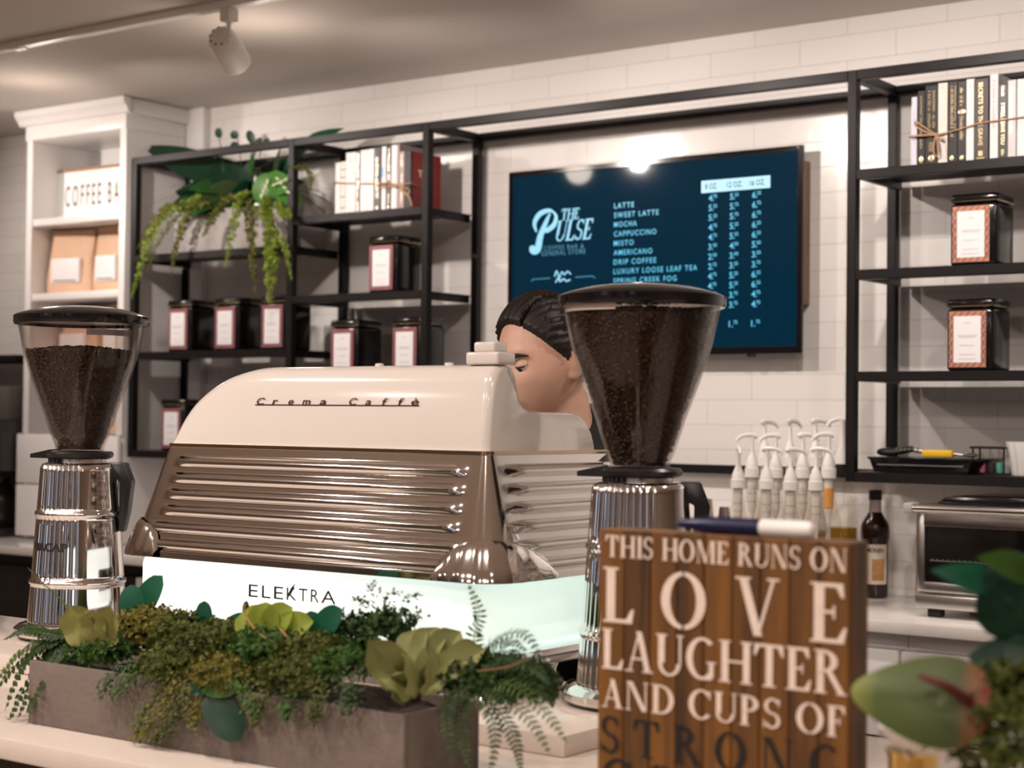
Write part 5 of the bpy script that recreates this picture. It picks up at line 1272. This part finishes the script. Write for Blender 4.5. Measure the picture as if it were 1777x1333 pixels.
# moss and feathery clumps
for i, (px, py, y, rx_, rz_, n, m, sz) in enumerate(((215, 1118, 1.68, .045, .030, 420, MOSSG, .010), (262, 1098, 1.70, .058, .048, 620, MOSSY, .009), (330, 1110, 1.68, .055, .045, 560, MOSS, .010), (170, 1135, 1.66, .04, .022, 300, MOSSG, .010),
        (400, 1120, 1.67, .055, .040, 520, MOSS, .010), (470, 1130, 1.66, .055, .036, 520, MOSSG, .010), (545, 1145, 1.66, .055, .040, 520, MOSS, .010), (300, 1160, 1.625, .055, .034, 460, MOSS, .009), (395, 1175, 1.62, .05, .034, 420, MOSSY, .009), (520, 1175, 1.62, .05, .03, 400, MOSS, .010), (600, 1160, 1.64, .035, .03, 260, MOSSG, .009))):
    b = B(); clump(b, pl_at(px, py, y), (rx_, .045, rz_), n, sz, i+11); mesh_obj('moss_clump', b, m, tr, recalc=False)
# hanging feathery sprigs over the front
def sprig(pts, y0, n, sz, m, seed, wid=.012):
    b = B(); rd = random.Random(seed); c = spline([at(px, py, Y=y0-.012*k/len(pts)) for k, (px, py) in enumerate(pts)], 20); tube(b, c, .0009, 5)
    for i in range(n):
        t = rd.random(); k = int(t*19); p = c[k].lerp(c[k+1], t*19-k); off = Vector((rd.gauss(0, 1)*wid, -abs(rd.gauss(0, .6))*wid, rd.gauss(0, 1)*wid*.8))
        dot4(b, p+off*(1-.5*t), off+Vector((0, -.3, -.3)), Vector((0, -1, .4)), sz*rd.uniform(.6, 1.2), sz*rd.uniform(.5, .9))
    mesh_obj('hanging_sprig', b, m, tr, recalc=False)
for i, (pts, m, n) in enumerate(((((235, 1150), (200, 1175), (172, 1205)), FERN, 170), (((250, 1150), (225, 1185), (192, 1208)), MOSSG, 150), (((320, 1180), (285, 1230), (240, 1285)), MOSSY, 330), (((340, 1185), (310, 1240), (268, 1290)), MOSS, 300), (((300, 1170), (262, 1225), (232, 1275)), MOSS, 260),
        (((360, 1190), (345, 1230), (340, 1262)), MOSSY, 200), (((470, 1185), (455, 1225), (445, 1255)), MOSS, 200), (((520, 1190), (505, 1222), (498, 1240)), MOSSG, 180), (((560, 1190), (553, 1220), (548, 1250)), MOSS, 180), (((610, 1180), (608, 1210), (605, 1235)), FERN, 150), (((420, 1180), (440, 1215), (450, 1240)), MOSSG, 160))):
    sprig(pts, 1.598, int(n*.8), .0066, m, 60+i)
# fern at the left end, falling over the ledge
for pts in (((128, 1108), (75, 1118), (35, 1165), (8, 1235)), ((132, 1112), (90, 1130), (55, 1190), (30, 1250)), ((125, 1112), (60, 1128), (15, 1170), (-25, 1220)), ((130, 1102), (85, 1098), (45, 1092), (5, 1110)), ((140, 1110), (105, 1130), (80, 1170), (55, 1225)), ((132, 1112), (80, 1130), (38, 1200), (12, 1262)), ((134, 1114), (100, 1140), (65, 1200), (45, 1240)), ((122, 1110), (70, 1112), (25, 1140), (-10, 1190)), ((128, 1106), (85, 1110), (50, 1140), (20, 1195))):
    b = B(); frond(b, [at(px, py, Y=1.655-.022*k) for k, (px, py) in enumerate(pts)], .019, .0092, 17, True, (0, -.6, .8), .2); mesh_obj('fern_frond', b, FERN if pts[0][0] > 123 else FERNL, tr, recalc=False)
b = B(); frond(b, [at(px, py, Y=1.70) for px, py in ((125, 1062), (95, 1030), (72, 1010), (48, 985))], .006, .003, 16, True); mesh_obj('fern_frond', b, FERNL, tr, recalc=False)
# calla shaped pale petals at the left
for (px, py), (tx, ty), L_, W2, cup in (((165, 1128), (135, 1055), .075, .070, .55), ((190, 1122), (205, 1052), .070, .060, .5), ((172, 1125), (172, 1060), .062, .062, .4)):
    p = at(px, py, Y=1.64); q = at(tx, ty, Y=1.635); b = B(); lobe(b, p, q-p, Vector((.25, -1, .2)), (q-p).length*1.1, W2*.8, -.5, .05, cup*.9, .2); mesh_obj('pale_petal', b, PALEC, tr, recalc=False)
# eucalyptus leaves
for (x0_, y0_), (x1_, y1_), wd, yy, m in (((236, 1080), (222, 1022), .050, 1.70, TEAL), ((228, 1092), (262, 1010), .052, 1.72, TEAL), ((355, 1095), (352, 1050), .030, 1.68, TEAL), ((385, 1100), (415, 1072), .030, 1.68, TEAL), ((548, 1105), (578, 1062), .044, 1.69, TEAL), ((545, 1100), (538, 1066), .034, 1.69, TEAL), ((482, 1085), (478, 1052), .020, 1.69, DARK), ((428, 1075), (425, 1048), .014, 1.69, DARK),
        ((352, 1178), (340, 1205), .030, 1.592, TEAL), ((345, 1172), (395, 1190), .050, 1.592, MOSSG), ((360, 1205), (405, 1272), .055, 1.585, DARK), ((520, 1110), (600, 1085), .03, 1.70, TEAL), ((590, 1120), (560, 1085), .03, 1.70, TEAL)):
    p = at(x0_, y0_, Y=yy); q = at(x1_, y1_, Y=yy-.01); b = B(); lobe(b, p, q-p, Vector((random.uniform(.2, .6), -1, .3)), (q-p).length*1.1, wd*.85, .4, .12); mesh_obj('eucalyptus_leaf', b, m, tr, recalc=False)
# yellow-green rosette with orange stems
for (x1_, y1_), wd in (((420, 1060), .05), ((455, 1052), .05), ((490, 1058), .05), ((520, 1075), .045), ((405, 1085), .04)):
    p = at(465, 1112, Y=1.67); q = at(x1_, y1_, Y=1.655); b = B(); lobe(b, p, q-p, Vector((.3, -1, .5)), (q-p).length*1.05, wd, .5, .1, .3); mesh_obj('lime_leaf', b, LIME, tr, recalc=False)
for pts in (((425, 1068), (450, 1100), (495, 1125)), ((485, 1090), (505, 1112), (535, 1135)), ((425, 1068), (424, 1056), (426, 1048))):
    b = B(); tube(b, spline([at(px, py, Y=1.635) for px, py in pts], 10), .0013, 6); mesh_obj('orange_stem', b, STEMO, tr)
# dark small-leaved bush behind, seen against the light panel
b = B(); clump(b, at(655, 1120, Y=1.71), (.055, .03, .045), 320, .012, 91); clump(b, at(690, 1092, Y=1.71), (.030, .02, .030), 60, .011, 92); clump(b, at(612, 1100, Y=1.71), (.030, .02, .025), 50, .010, 93); mesh_obj('small_leaf_bush', b, FERN, tr, recalc=False)
b = B(); clump(b, at(665, 1100, Y=1.715), (.085, .02, .060), 70, .009, 94, 1.0); mesh_obj('berry_sprigs', b, FERN, tr, recalc=False)
# sage succulent rosette
sc_ = at(735, 1205, Y=1.66)
sl = [((655, 1108), .062, -.030, .3), ((680, 1160), .050, -.045, .5), ((712, 1100), .060, .010, .0), ((745, 1098), .062, .012, .0), ((780, 1105), .060, .012, 0), ((815, 1130), .056, -.004, .2), ((770, 1145), .050, -.045, .3), ((728, 1128), .045, -.022, .1), ((705, 1150), .045, -.052, .2), ((800, 1160), .040, -.030, .3)]
for (x1_, y1_), wd, dy, bd_ in sl:
    q = at(x1_, y1_, Y=1.66+dy); d_ = q-sc_; b = B()
    lobe(b, sc_+Vector((0, dy*.3, 0)), d_, Vector((.12, -1, .55)) if dy < 0 else Vector((.1, -1, .25)), d_.length*1.12, wd*.86, (-.75 if dy < -.02 else .35), .05, .6, .22); mesh_obj('succulent_leaf', b, SAGE, tr, recalc=False)
b = B(); tube(b, spline([at(px, py, Y=1.628) for px, py in ((672, 1180), (690, 1205), (702, 1226))], 8), .0018, 6); mesh_obj('woody_stem', b, STEMB, tr)
# fern at the right end
for pts, m, y0, dy in ((((835, 1180), (822, 1110), (832, 1065), (812, 1012)), FERNL, 1.69, .0), (((830, 1185), (850, 1120), (905, 1098), (945, 1148)), FERN, 1.69, -.01), (((828, 1180), (840, 1135), (880, 1112), (915, 1130)), FERN, 1.70, -.005), (((835, 1185), (880, 1150), (930, 1160), (955, 1190)), FERN, 1.67, -.012), (((838, 1190), (890, 1190), (945, 1235), (985, 1290)), FERNL, 1.66, -.018), (((830, 1190), (870, 1210), (920, 1250), (955, 1310)), FERN, 1.65, -.018),
        (((815, 1195), (800, 1235), (805, 1290), (820, 1345)), FERN, 1.645, -.018), (((820, 1195), (845, 1225), (860, 1280), (850, 1345)), FERN, 1.65, -.018), (((812, 1190), (780, 1215), (775, 1260), (790, 1330)), FERN, 1.63, -.016), (((836, 1190), (880, 1170), (925, 1190), (960, 1225)), FERN, 1.68, -.01), (((825, 1195), (870, 1240), (895, 1290), (905, 1340)), FERN, 1.66, -.01), (((835, 1175), (870, 1130), (900, 1150), (920, 1190)), FERN, 1.69, -.004)):
    b = B(); frond(b, [at(px, py, Y=y0+dy*k) for k, (px, py) in enumerate(pts)], .016, .0042, 19, True, (.2, -.6, .75), .2); mesh_obj('fern_frond', b, m, tr, recalc=False)
b = B(); clump(b, at(850, 1190, Y=1.685), (.06, .04, .04), 420, .012, 120); clump(b, at(905, 1190, Y=1.70), (.05, .03, .035), 240, .012, 121); mesh_obj('fern_undergrowth', b, FERN, tr, recalc=False)
b = B(); tube(b, spline([at(px, py, Y=1.64) for px, py in ((830, 1165), (880, 1158), (905, 1148), (922, 1142))], 12), .0013, 6); mesh_obj('woody_stem', b, STEMB, tr)

# ------------------------------------------------------------------ wall planter on the shelf
HZ = ZP+h
wx0, wx1 = at(302, 380, Y=4.285).x, XB-.03
wp = thing('wall_planter', ((wx0+wx1)/2, 4.37, HZ), 'pale concrete planter of trailing greenery on the upper left shelf', 'planter')
b = B(); zt_ = HZ+.155
box(b, (wx0, 4.285, HZ), (wx1, 4.30, zt_), .003); box(b, (wx0, 4.445, HZ), (wx1, 4.46, zt_), .003); box(b, (wx0, 4.30, HZ), (wx0+.015, 4.445, zt_)); box(b, (wx1-.015, 4.30, HZ), (wx1, 4.445, zt_)); box(b, (wx0+.015, 4.30, HZ), (wx1-.015, 4.445, HZ+.01))
mesh_obj('trough', b, CONCL, wp)
b = B(); box(b, (wx0+.015, 4.30, zt_-.03), (wx1-.015, 4.445, zt_-.01)); mesh_obj('soil', b, SOIL, wp)
def wl(px, py, y=4.32): return at(px, py, Y=y)
MIDG = leafmat('mid_leaf', (.010, .060, .014), (.050, .18, .035), .25, 14, .2)
big = [((420, 330), (246, 236), .11, DARK, 4.28), ((400, 350), (300, 315), .11, DARK, 4.27), ((410, 350), (330, 290), .12, DARK, 4.30), ((415, 345), (375, 270), .11, DARK, 4.33), ((430, 345), (425, 285), .10, DARK, 4.28), ((450, 345), (470, 275), .11, DARK, 4.32), ((460, 345), (505, 280), .11, DARK, 4.34), ((505, 275), (570, 212), .06, TEAL, 4.33), ((470, 330), (520, 240), .075, TEAL, 4.34), ((410, 352), (308, 350), .11, MIDG, 4.22), ((400, 340), (335, 358), .08, MIDG, 4.20), ((395, 330), (338, 318), .07, MIDG, 4.22), ((440, 330), (425, 268), .05, MIDG, 4.24), ((480, 340), (470, 262), .05, FERN, 4.24), ((430, 350), (395, 318), .10, TEAL, 4.23), ((440, 352), (400, 345), .09, TEAL, 4.22), ((400, 350), (290, 335), .09, DARK, 4.26), ((445, 350), (440, 300), .12, DARK, 4.26), ((430, 355), (350, 325), .12, FERN, 4.25), ((470, 345), (500, 305), .10, DARK, 4.27)]
for (x0_, y0_), (x1_, y1_), wd, m, yy in big:
    p = wl(x0_, y0_, 4.36); q = wl(x1_, y1_, yy); b = B(); leaf(b, p, q-p, Vector((random.uniform(-.2, .5), -1, .6)), (q-p).length*1.08, wd*1.15, random.uniform(.3, .6), .2, 9); mesh_obj('broad_leaf', b, m, wp, recalc=False)
VAR = leafmat('variegated_leaf', (.05, .20, .03), (.14, .36, .07), .3, 8, .2); VARW = mat('variegation_cream', (.70, .72, .52), .4)
for (x0_, y0_), (x1_, y1_), wd in (((470, 300), (448, 350), .10), ((468, 300), (505, 345), .085), ((462, 330), (500, 312), .08)):
    p = wl(x0_, y0_, 4.27); q = wl(x1_, y1_, 4.235); b = B(); lobe(b, p, q-p, Vector((.3, -1, .4)), (q-p).length*1.1, wd, .5, .12); vl = mesh_obj('variegated_leaf', b, VAR, wp, recalc=False)
    b = B()
    for k in range(4):
        t = .25+.17*k; c = p.lerp(q, t)+Vector((.012, -.012, .004)); leaf(b, c, (q-p)+Vector((.05, 0, .02)), Vector((.3, -1, .4)), .026, .010, .2, 0, 4)
    mesh_obj('cream_fleck', b, VARW, vl, recalc=False)
# trailing amaranth strands
def strand(pts, m, y0, fat, n=34):
    b = B(); rd = random.Random(int(pts[0][0]*7+pts[-1][1])); c = spline([wl(px, py, y0-.012*k) for k, (px, py) in enumerate(pts)], n)
    tube(b, c, .0015, 5)
    for i in range(n+1):
        k = fat*(.35+.65*sin(pi*min(1, (i/n)*.9+.12)))
        for j in range(7):
            d = Vector((rd.gauss(0, 1), rd.gauss(0, .7), rd.gauss(0, .6))).normalized(); dot4(b, c[i]+d*k*.35, d+Vector((0, 0, -.5)), Vector((rd.gauss(0, 1), -1, 0)), k*rd.uniform(.7, 1.2), k*rd.uniform(.5, .8))
    mesh_obj('trailing_strand', b, m, wp, recalc=False)
LIMEG = leafmat('lime_strand', (.14, .24, .02), (.42, .52, .08), .5, 20, .3); OLIVE = leafmat('olive_strand', (.08, .10, .012), (.24, .24, .04), .5, 20, .3)
for pts, m, f in ((((350, 340), (300, 362), (266, 400), (245, 460), (228, 515)), LIMEG, .020), (((345, 345), (290, 360), (262, 395), (240, 430)), OLIVE, .017), (((360, 350), (325, 375), (308, 420), (296, 478)), OLIVE, .017), (((352, 348), (310, 372), (275, 420), (255, 470)), OLIVE, .012), (((425, 335), (390, 350), (365, 385), (352, 410)), OLIVE, .016), (((430, 335), (415, 345), (404, 400), (391, 462)), LIMEG, .019), (((432, 345), (433, 385), (438, 440), (444, 512)), OLIVE, .018), (((468, 380), (471, 420), (470, 470), (467, 525)), LIMEG, .026), (((435, 355), (470, 390), (495, 430), (506, 485)), LIMEG, .014), (((480, 350), (490, 365), (498, 372), (503, 378)), LIMEG, .018),
                  (((460, 340), (462, 355), (466, 372), (470, 395)), LIMEG, .018), (((500, 290), (530, 290), (540, 310), (538, 330)), OLIVE, .010)):
    strand(pts, m, 4.235, f)
# grass blades fanning left and right, and thin sprigs above the rail
for i, (x1_, y1_) in enumerate(((245, 320), (252, 333), (240, 345), (255, 352), (246, 362), (262, 342), (255, 380), (270, 372), (560, 335), (578, 350), (565, 370))):
    p = wl(370 if x1_ < 400 else 490, 330, 4.32); q = wl(x1_, y1_, 4.28); b = B(); leaf(b, p, q-p+Vector((0, 0, .06)), Vector((0, -.3, 1)), (q-p).length*1.05, .010, .6, .1, 8); mesh_obj('grass_blade', b, FERNL, wp, recalc=False)
for pts, lv in ((((420, 300), (416, 265), (412, 240)), [(412, 240, 405, 232), (415, 256, 404, 252)]), (((432, 300), (436, 265), (441, 250)), [(441, 250, 433, 234), (440, 256, 448, 246)]), (((447, 300), (452, 265), (456, 252)), [(456, 254, 462, 246)]), (((388, 300), (384, 265), (380, 236)), [(380, 240, 379, 228)])):
    b = B(); tube(b, spline([wl(px, py, 4.33) for px, py in pts], 8), .0018, 5)
    for xa, ya, xb, yb in lv:
        p, q = wl(xa, ya, 4.33), wl(xb, yb, 4.32); lobe(b, p, q-p, Vector((.3, -1, .2)), (q-p).length*1.5, .032, .3, .1)
    mesh_obj('leafy_sprig', b, DARK, wp, recalc=False)

# ------------------------------------------------------------------ flower arrangement at the lower right
FY = 1.56
pc = at(1585, 1300, Y=FY); 
fl = thing('anthurium_pot', (pc.x, FY, .9305), 'blurred white bowl on a gold pedestal holding a green anthurium beside the wooden sign', 'potted plant')
zr_ = at(1585, 1302, Y=FY).z
b = B(); lathe(b, [(0, 0), (.035, 0), (.034, .006), (.022, .016), (.024, zr_-.9305-.006), (.028, zr_-.9305), (0, zr_-.9305)], (pc.x, FY, .9305), 32); mesh_obj('pedestal', b, mat('brushed_gold', (.62, .42, .14), .25, 1), fl)
b = B(); lathe(b, [(0, 0), (.026, .0005), (.042, .010), (.050, .024), (.047, .024), (.038, .013), (0, .008)], (pc.x+.018, FY, zr_+.0005), 32); mesh_obj('bowl', b, WHITEPL, fl)
b = B(); clump(b, (pc.x+.018, FY, zr_+.018), (.038, .038, .016), 120, .012, 140); mesh_obj('moss_fill', b, mat('dried_moss', (.55, .48, .38), .7), fl, recalc=False)
# heart-shaped spathe facing the room
GRN = bpy.data.materials.new('anthurium_spathe'); GRN.use_nodes = True
nt = GRN.node_tree; N = nt.nodes; Lk = nt.links; bs = N['Principled BSDF']; bs.inputs['Roughness'].default_value = .55
at_ = N.new('ShaderNodeAttribute'); at_.attribute_name = 'along'
rp = N.new('ShaderNodeValToRGB'); el = rp.color_ramp.elements; el[0].position = 0; el[0].color = (.34, .05, .02, 1); el[1].position = 1; el[1].color = (.22, .25, .05, 1)
e_ = el.new(.09); e_.color = (.20, .06, .018, 1); e_ = el.new(.24); e_.color = (.040, .058, .009, 1); e_ = el.new(.8); e_.color = (.065, .095, .014, 1)
Lk.new(at_.outputs['Fac'], rp.inputs[0]); Lk.new(rp.outputs[0], bs.inputs['Base Color'])
b = B(); lay = b.verts.layers.float.new('along')
base = at(1690, 1222, Y=1.47); tipp = at(1476, 1198, Y=1.44); ux = (tipp-base); Ls = ux.length; ux.normalize(); nz_ = Vector((.45, -.80, .38)); nz_ = (nz_-ux*nz_.dot(ux)).normalized(); uy = nz_.cross(ux)
if uy.z < 0: uy = -uy
NP, NR = 48, 9
def heart(a): # a in 0..2pi from the tip
    c = (1-cos(a))/2
    wv = .40*sin(a)*(.55+.75*c) if True else 0
    xx = 1-1.14*c+.20*max(0, (c-.8)/.2)*abs(sin(a))*.0
    return xx, wv
cv = b.verts.new(base+ux*Ls*.30); cv[lay] = .4
rings = []
for k in range(1, NR+1):
    t = k/NR; rg = []
    for i in range(NP):
        a = 2*pi*i/NP; xx, wv = heart(a); X2 = .30+(xx-.30)*t; W3 = wv*t
        bulge = .06*(1-t*t)-.05*t*t*sin(a)**2+.012*sin(3*a)*t-.10*max(0, X2-.6)**2
        v = b.verts.new(base+ux*(Ls*X2)+uy*(Ls*W3)+nz_*(Ls*bulge)); v[lay] = min(1, max(0, (X2+.14)/1.14)); rg.append(v)
    rings.append(rg)
for i in range(NP): b.faces.new((cv, rings[0][i], rings[0][(i+1) % NP]))
for a, c in zip(rings, rings[1:]):
    for i in range(NP): b.faces.new((a[i], c[i], c[(i+1) % NP], a[(i+1) % NP]))
spt = mesh_obj('spathe', b, GRN, fl, recalc=False, ang=80)
b = B(); p0_ = base+ux*Ls*.02+nz_*.006; p1_ = at(1592, 1172, Y=1.435); tube(b, spline([p0_, p0_.lerp(p1_, .5)+nz_*.012, p1_], 12), [.0052, .0052, .005, .0048, .0046, .0044, .0042, .004, .0037, .0034, .003, .0025, .0015], 10); mesh_obj('spadix', b, mat('dark_red_spadix', (.09, .012, .010), .5), spt)
b = B(); tube(b, spline([base-ux*.004-nz_*.004, base+Vector((.0, .03, -.04)), (pc.x+.02, FY, zr_+.012)], 12), .0028, 8); mesh_obj('flower_stalk', b, FERN, fl)
# dark leaves and moss at the picture edge
for (x0_, y0_), (x1_, y1_), wd, yy, m in (((1775, 1115), (1725, 985), .062, 1.50, DARK), ((1740, 1020), (1640, 985), .030, 1.47, TEAL), ((1790, 1000), (1730, 962), .030, 1.46, MOSSG), ((1800, 1180), (1690, 1135), .065, 1.50, DARK), ((1800, 1230), (1700, 1190), .060, 1.48, DARK), ((1795, 1130), (1745, 1100), .05, 1.52, DARK), ((1800, 1060), (1760, 960), .05, 1.52, DARK)):
    p = at(x0_, y0_, Y=1.53); q = at(x1_, y1_, Y=yy); b = B(); leaf(b, p, q-p, Vector((.2, -1, .4)), (q-p).length*1.05, wd, .5, .2, 9); mesh_obj('dark_leaf', b, m, fl, recalc=False)
b = B(); tube(b, spline([at(1775, 1115, Y=1.53), at(1780, 1200, Y=1.54), at(1770, 1290, Y=1.55), (pc.x+.04, FY, zr_+.012)], 12), .002, 6); tube(b, spline([at(1800, 1180, Y=1.53), at(1790, 1240, Y=1.54), (pc.x+.045, FY, zr_+.012)], 10), .002, 6); mesh_obj('leaf_stalk', b, FERN, fl)
b = B(); clump(b, at(1765, 1300, Y=1.50), (.055, .04, .075), 620, .011, 150, 1.0); mesh_obj('trailing_moss', b, MOSS, fl, recalc=False)
